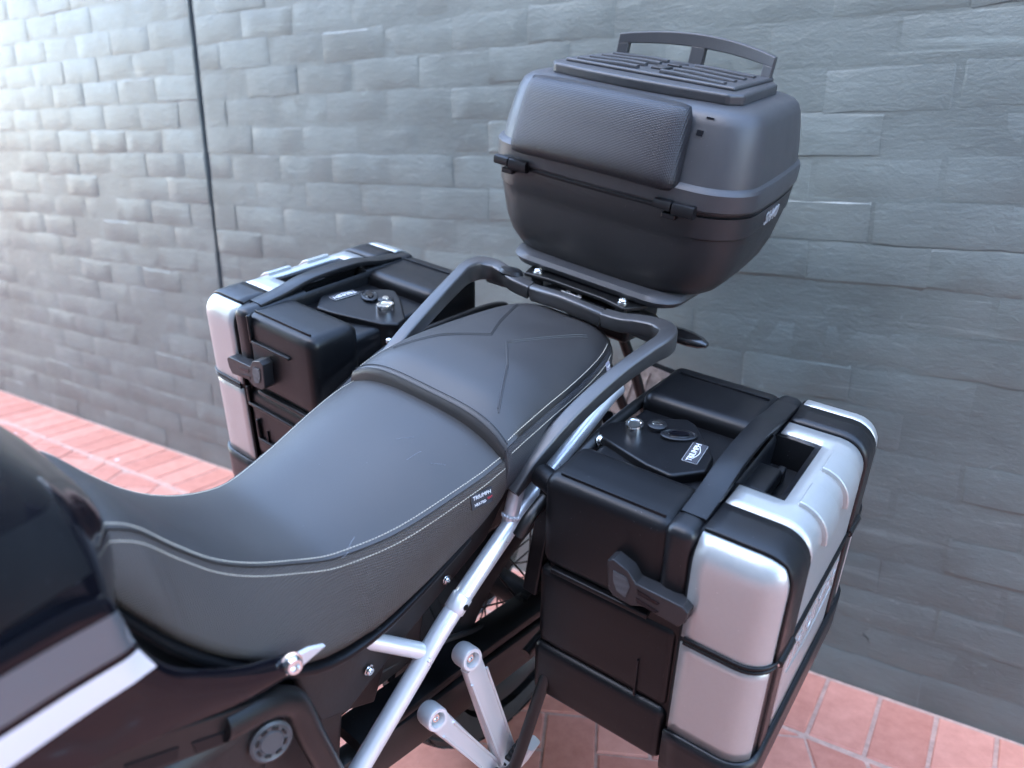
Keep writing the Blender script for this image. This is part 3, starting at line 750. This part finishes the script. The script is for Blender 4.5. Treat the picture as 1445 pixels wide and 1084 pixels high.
# shock and inner covers under the seat
mb = MB(); mb.add(*sweep_vf(catmull([V((.02+.03*math.cos(a*.6), -.33+.0045*a*.6+.03*math.sin(a*.6)*.5, .40+.0062*a)) for a in range(0, 40)], 2), circ(.006, 6))); mb.obj('shock_spring', M_DARK, bike)
def yz(p): return p
side = frame((0, 0, 0), (1, 0, 0), V((0, 1, 0)))                    # local (y, z) -> bike, depth along x
for s in (1, -1):
    prism('under_seat_cover', [(-.60, .715), (-.545, .565), (-.50, .545), (-.36, .625), (-.24, .685), (-.19, .76), (-.26, .78), (-.50, .73)], side, s*.118, s*.134, M_DARK, bike, bevel=.005)
    prism('battery_box', [(-.56, .66), (-.535, .545), (-.43, .49), (-.40, .60), (-.44, .66)], side, s*.05, s*.115, M_PL, bike, bevel=.004)
mb = MB()
mb.add(*box_vf((-.11, -.90, .30), (.11, -.48, .60))); mb.add(*box_vf((-.085, -.50, .46), (.085, -.30, .64))); mb.add(*box_vf((.088, -.555, .53), (.118, -.53, .65)))
mb.obj('engine_block', M_DARK, bike, bevel=.012)
mb = MB()
for i in range(5): mb.add(*box_vf((.09, -.53+.022*i, .54), (.106, -.519+.022*i, .62+.006*(i % 2))))
mb.obj('wiring_connectors', M_PL, bike, bevel=.003)
box('rear_mudguard', (-.075, -.33, .60), (.075, .20, .745), M_PL, bike, bevel=.02)
tube('brake_hose', [(.09, -.56, .60), (.10, -.50, .52), (.085, -.42, .50), (.08, -.30, .47), (.09, -.10, .40)], .005, M_RUB, bike, 10)
bolt('swing_arm_pivot', (.118, -.475, .365), (1, 0, 0), .016, .012, M_CHROME, bike)
bolt('bolt', (.137, -.47, .60), (1, 0, 0), .006, .005, M_CHROME, bike); bolt('bolt', (.137, -.33, .665), (1, 0, 0), .006, .005, M_CHROME, bike)
# tail struts, lamp stub and number plate seen past the near rail
pb = prism('number_plate', rrect(.17, .13, .012, 3), frame((.045, .455, .655), (-.10, -.95, .35), V((1, 0, 0))), -.002, .002, M_REFL, bike)
prism('plate_holder', rrect(.185, .145, .016, 3), frame((.045, .460, .657), (-.10, -.95, .35), V((1, 0, 0))), -.008, -.0025, M_PL, bike, bevel=.003)
for k in range(4): box('plate_rib', (-.055+.032*k, -.045, .002), (-.049+.032*k, .05, .005), M_REFL, pb, bevel=.001, M=frame((.045, .455, .655), (-.10, -.95, .35), V((1, 0, 0))))
tube('plate_stay', [(.035, .26, .86), (.05, .33, .76), (.06, .43, .62)], .011, M_PL, bike)
tube('plate_stay', [(-.035, .26, .86), (-.02, .33, .76), (0, .43, .62)], .011, M_PL, bike)
# pannier carriers
for s in (1, -1):
    tube('pannier_carrier', [(s*.200, -.262, .740), (s*.204, -.245, .768), (s*.206, -.19, .798), (s*.206, -.11, .832), (s*.203, .0, .845), (s*.200, .17, .85), (s*.195, .21, .82), (s*.190, .20, .70), (s*.19, .02, .50), (s*.19, -.16, .44)], .009, M_BLKMET, bike, 12)
    bolt('bolt', (s*.216, -.105, .838), (s*1, -.3, .5), .007, .006, M_CHROME, bike)
    tube('carrier_stub', [(s*.160, .19, .775), (s*.215, .205, .772)], .015, M_PL, bike, 18)
    tube('carrier_strut', [(s*.150, .04, .80), (s*.155, .10, .70), (s*.158, .16, .60), (s*.16, .20, .52)], .010, M_BLKMET, bike, 12)
    tube('carrier_loop', [(s*.262, -.205, .52), (s*.262, -.222, .472), (s*.262, -.252, .35), (s*.258, -.262, .315), (s*.235, -.262, .285), (s*.20, -.24, .27)], .0095, M_BLKMET, bike, 14)
box('mount_bracket', (.196, -.222, .62), (.222, -.200, .800), M_PL, bike, bevel=.004)
lathe('mount_bushing', [(.009, -.022), (.017, -.022), (.0175, .022), (.015, .024), (.009, .024)], frame((.204, -.208, .806), (1, -.35, .1)), M_PL, bike, 20)

# fuel tank
TANK = [(-1.35, 1.14, .80, .235), (-1.15, 1.145, .80, .245), (-1.0, 1.130, .79, .232), (-.90, 1.100, .78, .208), (-.85, 1.062, .78, .192), (-.82, 1.042, .785, .182), (-.80, 1.024, .79, .176), (-.79, 1.013, .80, .170), (-.778, .999, .81, .150), (-.762, .981, .86, .118), (-.748, .963, .87, .092), (-.740, .948, .88, .064)]
rings = []
for y in [-1.35+.015*i for i in range(34)]+[-.845+.006*i for i in range(10)]+[-.787, -.783, -.780, -.778, -.772, -.766, -.76, -.754, -.748, -.744, -.741, -.740]:
    zt, zb, w_ = interp(TANK, y); zm = zb+(zt-zb)*.38; ring = []
    for j in range(44):
        a = 2*math.pi*j/44; ca_, sa_ = math.cos(a), math.sin(a)
        xx = w_*math.copysign(abs(ca_)**.5, ca_); zz = zm+(zt-zm if sa_ > 0 else zm-zb)*math.copysign(abs(sa_)**(.75 if sa_ > 0 else .7), sa_)
        ring.append(V((xx, y, zz)))
    rings.append(ring)
tvs, tfs = loft_vf(rings)
tank = mesh('fuel_tank', tvs, tfs, M_GLOSS, bike, angle=60)
# side panel: sweeps from the tank back under the seat skirt, its upper lip turned in
PANEL = [(-1.10, .99, .92, .246), (-1.0, .985, .885, .238), (-.90, .975, .850, .214), (-.84, .965, .815, .196), (-.81, .957, .803, .188), (-.793, .945, .793, .184), (-.779, .895, .785, .181), (-.763, .862, .778, .179), (-.743, .833, .769, .177), (-.71, .804, .756, .175), (-.673, .779, .742, .174), (-.64, .763, .735, .172), (-.615, .752, .733, .171)]
for s in (1, -1):
    rows = []
    for y in [-1.10+.02*i for i in range(14)]+[-.83+.0045*i for i in range(48)]:
        zt, zb, w_ = interp(PANEL, y); row = [V((s*(w_-.03), y, zb-.004)), V((s*(w_-.008), y, zb-.003))]
        for i in range(11):
            t = i/10; row.append(V((s*(w_+.004*math.sin(math.pi*t)-.002*t), y, zb+(zt-zb)*t)))
        row += [V((s*(w_-.005), y, zt+.0035)), V((s*(w_-.010), y, zt+.0025)), V((s*(w_-.016), y, zt-.006)), V((s*(w_-.030), y, zt-.03))]
        rows.append(row)
    pvs, pfs = loft_vf([r[::-s] for r in rows], False, False, False)
    sp_ = mesh('side_panel', pvs, pfs, M_GLOSS, bike, angle=50)
    if s > 0: bvh = BVHTree.FromPolygons([tuple(v) for v in pvs+tvs], pfs+[tuple(i+len(pvs) for i in f) for f in tfs])
def tank_decal(name, quad, m, parent, off=.0012, nu=40, nv=8):
    P0, P1, P2_, P3 = [V((0, *p)) for p in quad]; vs = []; fs = []
    for i in range(nu+1):
        for j in range(nv+1):
            u, v = i/nu, j/nv; p = P0.lerp(P1, u).lerp(P3.lerp(P2_, u), v)
            h = bvh.ray_cast(V((.6, p.y, p.z)), V((-1, 0, 0)))
            q = h[0]+V((off, 0, 0)) if h[0] else V((.17, p.y, p.z)); vs.append(q)
    for i in range(nu):
        for j in range(nv):
            a = i*(nv+1)+j; fs.append((a, a+1, a+nv+2, a+nv+1))
    return mesh(name, vs, fs, m, parent, angle=80)
tank_decal('grey_stripe', [(-.791, .940), (-1.0, .985), (-1.0, .950), (-.7795, .898)], M_STR1, tank)
tank_decal('silver_stripe', [(-.778, .890), (-1.0, .942), (-1.0, .910), (-.764, .860)], M_STR2, tank)
tank_decal('knee_pad', [(-.800, 1.012), (-.93, 1.050), (-.93, .992), (-.797, .968)], M_PL2, tank, off=.0018)
# lower frame rail with recesses, tube and round cap below the tank
rail = prism('engine_side_rail', [(-1.1, .925), (-.90, .842), (-.80, .790), (-.70, .744), (-.655, .728), (-.640, .710), (-.66, .690), (-.70, .700), (-.80, .742), (-.90, .79), (-1.1, .86)], side, .158, .172, M_BLKMET, bike, bevel=.004)
for k in range(4):
    y0, z0 = -.735-.062*k, .736+.0285*k
    prism('rail_pocket', [(y0, z0), (y0+.050, z0-.022), (y0+.048, z0-.037), (y0+.004, z0-.018)], side, .1715, .1735, M_PL, rail, bevel=.0008)
box('engine_cover', (-.16, -1.05, .45), (.160, -.63, .70), M_DARK, bike, bevel=.03)
for s in (1, -1):
    tube('main_frame_tube', [(s*.166, -.70, .722), (s*.166, -.655, .712), (s*.166, -.628, .698), (s*.166, -.610, .675), (s*.166, -.590, .615), (s*.166, -.56, .53), (s*.166, -.53, .44)], .016, M_BLKMET, bike, 16)
cp = lathe('pivot_cap', [(.001, 0), (.023, 0), (.0235, .004), (.0205, .006), (.018, .0045), (.0132, .0045), (.012, .006), (.001, .006)], frame((.168, -.645, .655), (1, -.25, .25)), M_DARKGREY, bike, 32)
for k in range(8):
    a = 2*math.pi*(k+.5)/8; box('cap_lug', (-.0035, -.0015, 0), (.0035, .0015, .0018), M_BLKMET, cp, bevel=.0005, M=frame((.168, -.645, .655), (1, -.25, .25)) @ Matrix.Translation((.0156*math.cos(a), .0156*math.sin(a), .0045)) @ Matrix.Rotation(a+math.pi/2, 4, 'Z'))
tb = prism('tank_bracket', [(-.634, .740), (-.628, .757), (-.596, .752), (-.575, .742), (-.61, .735)], side, .166, .172, M_CAST, bike, bevel=.001)
bolt('bolt', (.172, -.622, .752), (1, -.25, .3), .0098, .011, M_CHROME, tb)

# ------------------------------------------------------------------ panniers
def warp_none(p): return p
def rotm(yaw, pitch, tilt):
    return Matrix.Rotation(yaw, 3, 'Z') @ Matrix.Rotation(pitch, 3, 'X') @ Matrix.Rotation(-tilt, 3, 'Y')
def make_pannier(side_sign, tilt, label):
    """local axes: a outward, b rearward, c up; the top front inner corner is the origin"""
    R3 = rotm(.0248, .1081, tilt)
    O = V((.2566, -.2577, .8502)); s = side_sign
    root = empty('pannier', B @ Matrix.Translation((s*O.x, O.y, O.z) if s > 0 else (-O.x-.022, O.y, O.z+.015)), label, 'pannier', 'silver and black panniers')
    def W(p):
        q = R3 @ V(p); return V((s*q.x, q.y, q.z))
    WM = Matrix(((s, 0, 0), (0, 1, 0), (0, 0, 1))).to_4x4() @ R3.to_4x4()
    L, H, A0, A1, As = .405, .405, -.040, .284, .168
    def part(name, vf, m, parent=root, **k):
        vs = [W(v) for v in vf[0]]; return mesh(name, vs, [f[::s] for f in vf[1]], m, parent, **k)
    def rb(lo, hi, r, off=0, **k): return rbox_patch(lo, hi, r, off=off, step=.03, **k)
    # inner shell: three stacked rounded tiers with recessed joints and a groove at the front
    core = rb((A0+.004, .006, -.385), (As+.02, L-.006, -.050), .022)
    shell = part('inner_shell', core, M_PL)
    shear = lambda p: V((p.x+(-.02*p.z/.3 if p.x > .1 else -.045*p.z/.3*(.3)), p.y, p.z))
    def noseam(face, a, b, c): return True
    # top tier leaves out a valley for the lock module
    vb0, vb1 = .112, .262
    for nm, b0, b1, c0, c1 in (('top_block', 0, vb0-.010, -.150, 0), ('top_block', vb1+.010, L, -.150, .0)):
        part(nm, rb((A0, b0, c0), (As-.024, b1, c1), .019), M_PL, shell)
    part('valley_floor', rb((A0+.004, vb0-.03, -.15), (As-.024, vb1+.03, -.026), .012), M_PL, shell)
    part('mid_tier', rb((A0-.003, .001, -.300), (As+.002, L-.001, -.156), .014), M_PL, shell)
    part('lower_tier', rb((A0-.006, -.005, -.402), (As+.002, L+.005, -.300), .014), M_PL, shell)
    # groove lips
    for c_, a1 in ((-.146, .128),):
        mb = MB(); mb.add(*rb((A0+.02, -.004, c_-.008), (a1, .012, c_), .0025)); part('front_lip', (mb.v, mb.f), M_PL, shell)
    mb = MB(); mb.add(*rb((A0+.02, .014, -.012), (.130, .0175, .0035), .0015)); part('top_lip', (mb.v, mb.f), M_PL, shell)
    mb = MB(); mb.add(*rb((A0+.02, L-.0375, -.012), (.130, L-.034, .0035), .0015)); part('top_lip', (mb.v, mb.f), M_PL, shell)
    # strap column that runs over the top edge and down the front and rear faces
    colm = rb((As-.034, -.0025, -.128), (As+.006, L+.0025, .0025), .015, pred=lambda f, a, b, c: not (f == 'c+' and .125 < b < L-.125))
    part('strap_band', colm, M_PL2)
    # handle bar bridging the recess
    hp = catmull([(As-.012, .035, -.001), (As-.012, .09, .006), (As-.012, L*.5-.05, .017), (As-.012, L*.5+.05, .017), (As-.012, L-.09, .006), (As-.012, L-.035, -.001)], 6)
    vs, fs = sweep_vf(hp, rrect(.034, .010, .003, 2), V((0, 0, 1))); part('carry_handle', (vs, fs), M_PL2, angle=35)
    # lock module sloping down the inner edge
    modz = .004
    poly = [(-.058, .172), (-.052, .195), (.012, .245), (.045, .262), (.062, .255), (.118, .188), (.125, .150), (.09, .112), (.05, .118), (-.04, .150)]
    mod = prism_vf(poly, Matrix.Translation((0, 0, 0)), -.06, -.011); mod = ([V((v.x, v.y, v.z+(-.10*max(0, .03-v.x)))) for v in mod[0]], mod[1])
    md = part('lock_module', mod, M_PL, bevel=.005)
    def disc(nm, c, prof, m, sx=1, sy=1, rot=0, par=md):
        Mf = Matrix.Translation(c) @ Matrix.Rotation(rot, 4, 'Z'); part(nm, lathe_vf(prof, Mf, 28, sx, sy), m, par, angle=35)
    disc('release_button', (-.006, .190, -.019), [(.0135, 0), (.0135, .014), (.0125, .017), (.0095, .0172), (.0085, .0158), (.001, .0155)], M_CHROME, 1, 1.25, .35)
    disc('lock_cylinder', (.019, .214, -.013), [(.0145, 0), (.014, .006), (.010, .008), (.001, .008)], M_PL2)
    disc('key_slot', (.019, .214, -.0055), [(.0085, 0), (.0080, .0012), (.001, .0016)], M_CHROME, 1, .7, .5)
    disc('oval_badge', (.056, .208, -.0115), [(.021, 0), (.021, .0035), (.0185, .0045), (.0175, .003), (.012, .003), (.010, .0045), (.001, .005)], M_PL2, 1.25, .72, .55)
    disc('rocker', (.056, .208, -.007), [(.012, 0), (.011, .0015), (.001, .0022)], M_GLOSS, 1.3, .6, .55)
    # name plate
    Mp = Matrix.Translation((.094, .180, -.0105)) @ Matrix.Rotation(math.radians(96), 4, 'Z')
    pf = part('name_plate', prism_vf(rrect(.052, .022, .002, 2), Mp, 0, .0008), M_LOGO, md)
    part('name_plate_face', prism_vf(rrect(.0505, .0205, .0015, 2), Mp, .0008, .0014), M_TAG, md)
    Mt = WM @ Mp if s > 0 else WM @ Mp @ Matrix.Scale(-1, 4, (1, 0, 0))
    text('name_print', 'TRIUMPH', .0115, Mt @ Matrix.Translation((0, .0015, .0016)), M_WHITE, md, ext=.0002)
    arc = [V((-.016+.032*i/10, -.0015-.0045*math.sin(math.pi*i/10), .0017)) for i in range(11)]
    vs, fs = sweep_vf([Mt @ p for p in arc], circ(.0005, 5)); mesh('name_swoosh', vs, fs, M_WHITE, md)
    # outer shell: black carcass with a big outer radius
    lo, hi, r = (.06, -.001, -.415), (A1, L+.026, -.001), .036
    # wedge recess for the hand in the middle of the top
    out = part('outer_shell', rbox_patch(lo, hi, r, step=.03, extra=((As+.004, .226), (.136, .280), (-.10,)),
               pred=lambda f, a, b, c: a > As+.003 and not (f == 'c+' and a < .226 and .136 < b < .280)), M_PL2, solid=.004*1)
    # recess tub
    mb = MB(); t0, t1, b0, b1, dp = As-.030, .226, .136, .280, -.042
    P = lambda a, b, c: (a, b, c)
    tub = [P(t0, b0, -.002), P(t1, b0, -.002), P(t1, b1, -.002), P(t0, b1, -.002), P(t0, b0+.012, dp), P(t1-.010, b0+.012, dp), P(t1-.010, b1-.012, dp), P(t0, b1-.012, dp)]
    mb.add(tub, [(0, 4, 5, 1), (1, 5, 6, 2), (2, 6, 7, 3), (4, 7, 6, 5), (0, 3, 7, 4)])
    part('hand_recess', (mb.v, mb.f), M_PL, out, angle=20)
    part('recess_flap', rb((As-.008, b0+.016, -.036), (t1-.022, b0+.085, -.014), .005), M_PL, out)
    part('recess_catch', rb((As+.025, b1-.060, -.042), (As+.036, b1-.038, -.022), .003), M_PL2, out)
    # silver panels: laid proud on the carcass
    cs = -.152; cb = -.325; g = .0035
    S1 = .018; B1a, B1b = .024, .080; B2a, B2b = L-.080, L-.024
    ex = ((As+.008, .226, .234), (B1a-g, B1a, B1b, B1b+g, B2a-g, B2a, B2b, B2b+g,   .130, .286), (cs, cs-.010, cb, cs+.002))
    def panel(name, pred, parent=root, off=.0022, m=M_ALU, sol=.0035):
        return part(name, rbox_patch(lo, hi, r, ex, pred, off, step=.02), m, parent, solid=sol*1, offset=-1)
    inwrap = lambda f: f in ('c+', 'a+', 'b-', 'b+')
    panel('corner_panel', lambda f, a, b, c: inwrap(f) and a > As+.008 and b < B1a-g and c > cs)
    panel('lower_corner_panel', lambda f, a, b, c: f in ('a+', 'b-') and a > As+.012 and b < B1a-g and cb < c < cs-.010)
    panel('main_panel', lambda f, a, b, c: f in ('c+', 'a+') and a > As+.008 and B1b+g < b < B2a-g and c > cs and not (f == 'c+' and a < .234 and .130 < b < .286))
    panel('lower_main_panel', lambda f, a, b, c: f == 'a+' and B1b+g < b < B2a-g and cb < c < cs-.010)
    panel('corner_panel', lambda f, a, b, c: inwrap(f) and a > As+.008 and b > B2b+g and c > cs)
    panel('lower_corner_panel', lambda f, a, b, c: f in ('a+', 'b+') and a > As+.012 and b > B2b+g and cb < c < cs-.010)
    # bands over the outside
    for (x0, x1) in ((B1a, B1b), (B2a, B2b)):
        bd = panel('cross_band', lambda f, a, b, c: f in ('c+', 'a+') and a > As+.002 and x0 < b < x1 and c > cs+.002, off=.0045, m=M_PL2, sol=.006)
        part('band_strut', rb((A1-.012, x0+.012, cb-.02), (A1+.004, x1-.012, cs+.002), .003), M_PL2, bd)
        part('hinge_pin', lathe_vf([(.006, -.024), (.006, .024)], Matrix.Translation((A1+.004, (x0+x1)/2, cs-.003)) @ Matrix.Rotation(math.pi/2, 4, 'X'), 12), M_BLKMET, bd)
        part('hinge_rivet', lathe_vf([(.003, -.0255), (.0028, .026)], Matrix.Translation((A1+.004, (x0+x1)/2, cs-.003)) @ Matrix.Rotation(math.pi/2, 4, 'X'), 10), M_CHROME, bd)
    # black seam bead round the silver at the split
    bead = [(As+.012, -.004, cs-.005)]+[(A1-r+(r+.003)*math.sin(t), r-(r+.003)*math.cos(t)-.001, cs-.005) for t in [math.pi/2*i/8 for i in range(9)]]+[(A1+.003, L/2, cs-.005)]+[(A1-r+(r+.003)*math.cos(t), L+.025-r+(r+.003)*math.sin(t)+.001, cs-.005) for t in [math.pi/2*i/8 for i in range(9)]]+[(As+.012, L+.029, cs-.005)]
    for dz in (-.003, .004):
        vs, fs = sweep_vf([V(p)+V((0, 0, dz)) for p in bead], circ(.0030, 8)); part('seal_bead', (vs, fs), M_PL, out, angle=50)
    # bottom tray rail
    railp = lambda f, a, b, c: f in ('a+', 'b-', 'b+', 'c-') and a > As+.004 and c < cb
    part('bottom_tray', rbox_patch((lo[0], lo[1], -.425), hi, r, ((As+.004,), (), (cb,)), railp, .008, step=.03), M_PL2, solid=.010, offset=-1)
    # raised ribs on the shoulder of the main panel
    for b0 in (L*.5-.072, L*.5+.020):
        bw = .052
        def rib(f, a, b, c, b0=b0): return f in ('c+', 'a+') and a > A1-.034 and b0 < b < b0+bw and c > -.044
        part('shoulder_rib', rbox_patch(lo, hi, r, ((A1-.034,), (b0, b0+bw), (-.044,)), rib, .0085, step=.012), M_ALU, solid=.008, offset=-1, bevel=.002)
    # lettering pressed on the lower outer panel
    Mo = Matrix(((0, 0, 1, A1+.0025), (1, 0, 0, L*.5), (0, 1, 0, -.215), (0, 0, 0, 1)))
    if s > 0: Mt2 = WM @ Mo
    else: Mt2 = WM @ Mo @ Matrix.Scale(-1, 4, (1, 0, 0))
    text('panel_lettering', 'TRIUMPH', .052, Mt2, mat('lettering_silver', (.82, .83, .84), .25, .8), root, ext=.0006, shear=.12, spacing=1.05)
    arc = [V((-.10+.2*i/14, -.024-.020*math.sin(math.pi*i/14)*0-.012*math.sin(math.pi*i/14), .0)) for i in range(15)]
    vs, fs = sweep_vf([Mt2 @ p for p in arc], circ(.0011, 5), Mt2.to_3x3() @ V((0, 0, 1))); mesh('panel_swoosh', vs, fs, M_ALU, root)
    # latches on the front and rear faces
    for fb, sg in ((-.004, -1), (L+.004, 1)):
        pol = [(.074, -.072), (.082, -.066), (.104, -.074), (.115, -.088), (.178, -.090), (.186, -.096), (.184, -.112), (.176, -.124), (.150, -.121), (.128, -.118), (.112, -.126), (.086, -.124), (.078, -.116)]
        Mf = Matrix(((1, 0, 0, 0), (0, 0, sg, fb), (0, 1, 0, 0), (0, 0, 0, 1)))
        lt = part('latch', prism_vf(pol[::1], Mf, -.006, .016), M_CASE2, bevel=.0018)
        part('latch_grip', prism_vf([(.084, -.082), (.103, -.084), (.108, -.096), (.104, -.116), (.091, -.112), (.085, -.098)], Mf, .0155, .0175), weave_mat('latch_grip_weave', (.05, .05, .055), 2600, .8), lt, bevel=.0006)
        for dz in (0, -.0135):
            part('latch_slot', prism_vf([(.118, -.0945+dz), (.150, -.1000+dz), (.146, -.1045+dz), (.120, -.1025+dz)], Mf, .0155, .0168), M_GLOSS, lt)
    if s < 0:
        for nm, lo_, hi_ in (('front_rib', (.020, -.0055, -.190), (.165, .004, -.183)), ('front_rib', (.158, -.0055, -.183), (.165, .004, -.150)), ('front_rib', (.020, -.0055, -.262), (.150, .004, -.255)), ('front_rib', (.143, -.0055, -.255), (.150, .004, -.215)), ('front_rib', (.02, -.0055, -.052), (.128, .004, -.046)), ('front_rib', (.122, -.0055, -.052), (.128, .004, .0))):
            part(nm, rb(lo_, hi_, .0025), M_PL, shell)
    # side step groove on the front face
    part('front_channel', rb((.120, -.003, -.300), (.1235, .004, -.232), .001), M_PL, shell)
    return root
make_pannier(1, .0808, 'near pannier at lower right with its silver outer face and carry handle in full view')
make_pannier(-1, -.055, 'far pannier at left between the seat and the wall, silver face turned away')

# ------------------------------------------------------------------ top case
tc = empty('top_case', B @ Matrix.Translation((-.004, .148, 1.137)) @ Matrix.Rotation(.10, 4, 'X'), 'dark grey plastic top case with ribbed lid rack and woven backrest pad', 'top case')
def cring(hw, y0, y1, r, z, n=8, bow=.0, front_bow=.012):
    out = []
    for x_, y_ in rrect(2*hw, y1-y0, r, n):
        yy = (y0+y1)/2+y_
        if y_ < 0: yy -= front_bow*(1-(x_/hw)**2)
        out.append(V((x_, yy, z)))
    # resample straight runs
    res = []
    tp_ = lambda p: V((p.x*(1-.075*max(0, p.y/.28)**2), p.y, p.z))
    for i, p in enumerate(out):
        q = out[(i+1) % len(out)]; k = 8 if (q-p).length > .06 else 1
        for e in range(k):
            t = p.lerp(q, e/k)
            if k > 1 and abs(q.y-p.y) < .001 and p.y < (y0+y1)/2:
                t.y = y0-front_bow*(1-(t.x/hw)**2)
            res.append(tp_(t))
    return res
LOW = [(-.172, .150, .045, .300, .07), (-.166, .176, .030, .318, .078), (-.152, .202, .018, .335, .08), (-.13, .220, .010, .348, .08), (-.10, .232, .005, .356, .08), (-.06, .240, .001, .364, .08), (-.044, .243, 0, .366, .08), (-.040, .246, -.002, .368, .08), (-.006, .248, -.003, .370, .08)]
vs, fs = loft_vf([cring(hw, a, b, r, z) for z, hw, a, b, r in LOW]); body = mesh('lower_shell', vs, fs, M_CASE2, tc, angle=28)
vs, fs = loft_vf([cring(.245, -.002, .369, .09, -.008), cring(.247, -.004, .371, .09, -.004), cring(.247, -.004, .371, .09, 0), cring(.244, -.001, .368, .09, .003)]); mesh('seam_gasket', vs, fs, M_PL2, tc, angle=50)
LID = [(.002, .249, -.005, .371, .078), (.006, .2515, -.0075, .3735, .078), (.032, .2515, -.0070, .3725, .076), (.037, .249, -.003, .370, .074), (.040, .243, .002, .366, .07), (.07, .239, .010, .358, .064), (.10, .234, .020, .348, .06), (.124, .229, .029, .337, .056), (.136, .224, .035, .330, .055), (.143, .216, .043, .322, .053), (.147, .205, .054, .312, .05), (.150, .18, .075, .29, .045), (.153, .10, .14, .23, .03)]
vs, fs = loft_vf([cring(hw, a, b, r, z, front_bow=.012 if z < .15 else .006) for z, hw, a, b, r in LID]); lid = mesh('lid', vs, fs, M_CASE, tc, angle=28)
# backrest pad
n_, mm = 48, 26; vs = []; fs = []
def pad_pt(u, v, lift):
    hw = .143+.010*(1-v)
    x_ = hw*u; z_ = .036+.106*v-.004*u*u
    y0 = -.010+.030*v+.006*u*u
    return V((x_-.018, y0-lift, z_))
for i in range(n_+1):
    for j in range(mm+1):
        u, v = -1+2*i/n_, j/mm; e = (1-abs(u)**22)*(1-abs(2*v-1)**14); dome = .011*(1-u**4)*(1-(2*v-1)**4)
        vs.append(pad_pt(u, v, .002+.016*max(0, e)**.5+dome*.7))
for i in range(n_):
    for j in range(mm): a = i*(mm+1)+j; fs.append((a, a+1, a+mm+2, a+mm+1))
padf = mesh('backrest_pad', vs, fs, M_PAD, tc, angle=80, solid=.012)
# hinges
for sx_ in (-.172, .150):
    h = MB(); h.add(*sweep_vf([V((sx_-.034, -.018, .004)), V((sx_-.006, -.0195, .004)), V((sx_-.004, -.0195, .004))], rrect(.018, .016, .005, 2)))
    h.add(*sweep_vf([V((sx_-.002, -.020, .002)), V((sx_+.034, -.018, .002))], rrect(.016, .020, .005, 2)))
    hg = h.obj('hinge', M_PL2, tc, angle=40)
    box('hinge_tab', (sx_-.020, -.022, -.017), (sx_+.004, -.010, -.008), M_PL2, hg, bevel=.002)
# lid slots
lb_ = BVHTree.FromPolygons([tuple(v.co) for v in lid.data.vertices], [tuple(p.vertices) for p in lid.data.polygons])
for (x_, z_, w_, h_) in ((.152, .112, .014, .013), (.160, .134, .016, .004)):
    h = lb_.ray_cast(V((x_, -.2, z_)), V((0, 1, 0))); nn = h[1] if h[1].y < 0 else -h[1]
    Mv = frame(h[0], nn, V((1, 0, 0)))
    fr0 = prism('vent_frame', rrect(w_, h_, .002, 2), Mv, -.002, .0006, M_CASE, lid, bevel=.0004)
    prism('vent_slot', rrect(w_*.74, h_*.66, .001, 2), Mv, .0005, .0010, M_GLOSS, fr0, bevel=0)
# rack on the lid
top = lambda x_, y_: .163-.9*max(0, abs(x_)-.12)**2*6+.006*(1-(x_/.2)**2)
def rack_slab(name, poly, z0, z1, m, parent, bevel=.004): return prism(name, poly, Matrix.Translation((0, 0, 0)), z0, z1, m, parent, bevel=bevel)
fr_ = rack_slab('lid_rack', [(-.180, .092), (-.162, .070), (-.08, .060), (0, .057), (.08, .060), (.164, .070), (.182, .092), (.172, .255), (.150, .285), (-.150, .285), (-.168, .255)], .146, .166, M_CASE, tc, .006)
rack_slab('rack_step', [(-.160, .100), (.160, .100), (.155, .280), (-.155, .280)], .164, .172, M_CASE, fr_, .005)
for sd in (-1, 1):
    for k in range(4):
        y0 = .115+.040*k; x0 = .022+.006*(k % 2)
        vs, fs = sweep_vf([V((sd*x0, y0, .173)), V((sd*(x0+.03), y0-.001, .1735)), V((sd*.138, y0-.004, .1710))], rrect(.013, .009, .003, 2)); mesh('rack_rib', vs, fs, M_CASE, fr_, angle=40)
for k in range(2): rack_slab('rack_bar', [(-.012, .14+.06*k), (.012, .14+.06*k), (.014, .175+.06*k), (-.014, .175+.06*k)], .170, .176, M_CASE2, fr_, .002)
# raised rear handle with two windows
def hp_(x_, v): return V((x_, .262+.026*(1-(x_/.155)**2)+.010*v, .146+v*(.058+.016*(1-(x_/.155)**2))))
def hbar(name, x0, x1, v0, v1, par):
    n = max(2, int(abs(x1-x0)/.012)); rings = []
    for i in range(n+1):
        x_ = x0+(x1-x0)*i/n; a, b = hp_(x_, v0), hp_(x_, v1); d = V((0, .0065, 0))
        rings.append([a-d, b-d, b+d, a+d])
    return mesh(name, *loft_vf(rings), M_CASE, par, angle=40, bevel=.0022)
hd = hbar('rear_handle', -.153, .153, .70, 1.0, fr_)
hbar('handle_base', -.153, .153, -.05, .28, hd)
for x0, x1 in ((-.153, -.133), (-.014, .014), (.133, .153)): hbar('handle_post', x0, x1, .25, .73, hd)
# emblem on the near flank, just under the seam
cb_ = BVHTree.FromPolygons([tuple(v.co) for v in body.data.vertices], [tuple(p.vertices) for p in body.data.polygons])
hit = cb_.ray_cast(V((.6, .165, -.025)), V((-1, 0, 0)))
n3 = hit[1] if hit[1].x > 0 else -hit[1]; t3 = V((0, 1, 0)); t3 = (t3-n3*t3.dot(n3)).normalized(); u3 = n3.cross(t3)
Me = Matrix((t3, u3, n3)).transposed().to_4x4(); Me.translation = hit[0]+n3*.0022
text('emblem', 'SH40', .031, Me, M_LOGO, tc, ext=.0008, shear=.25, spacing=1.12)
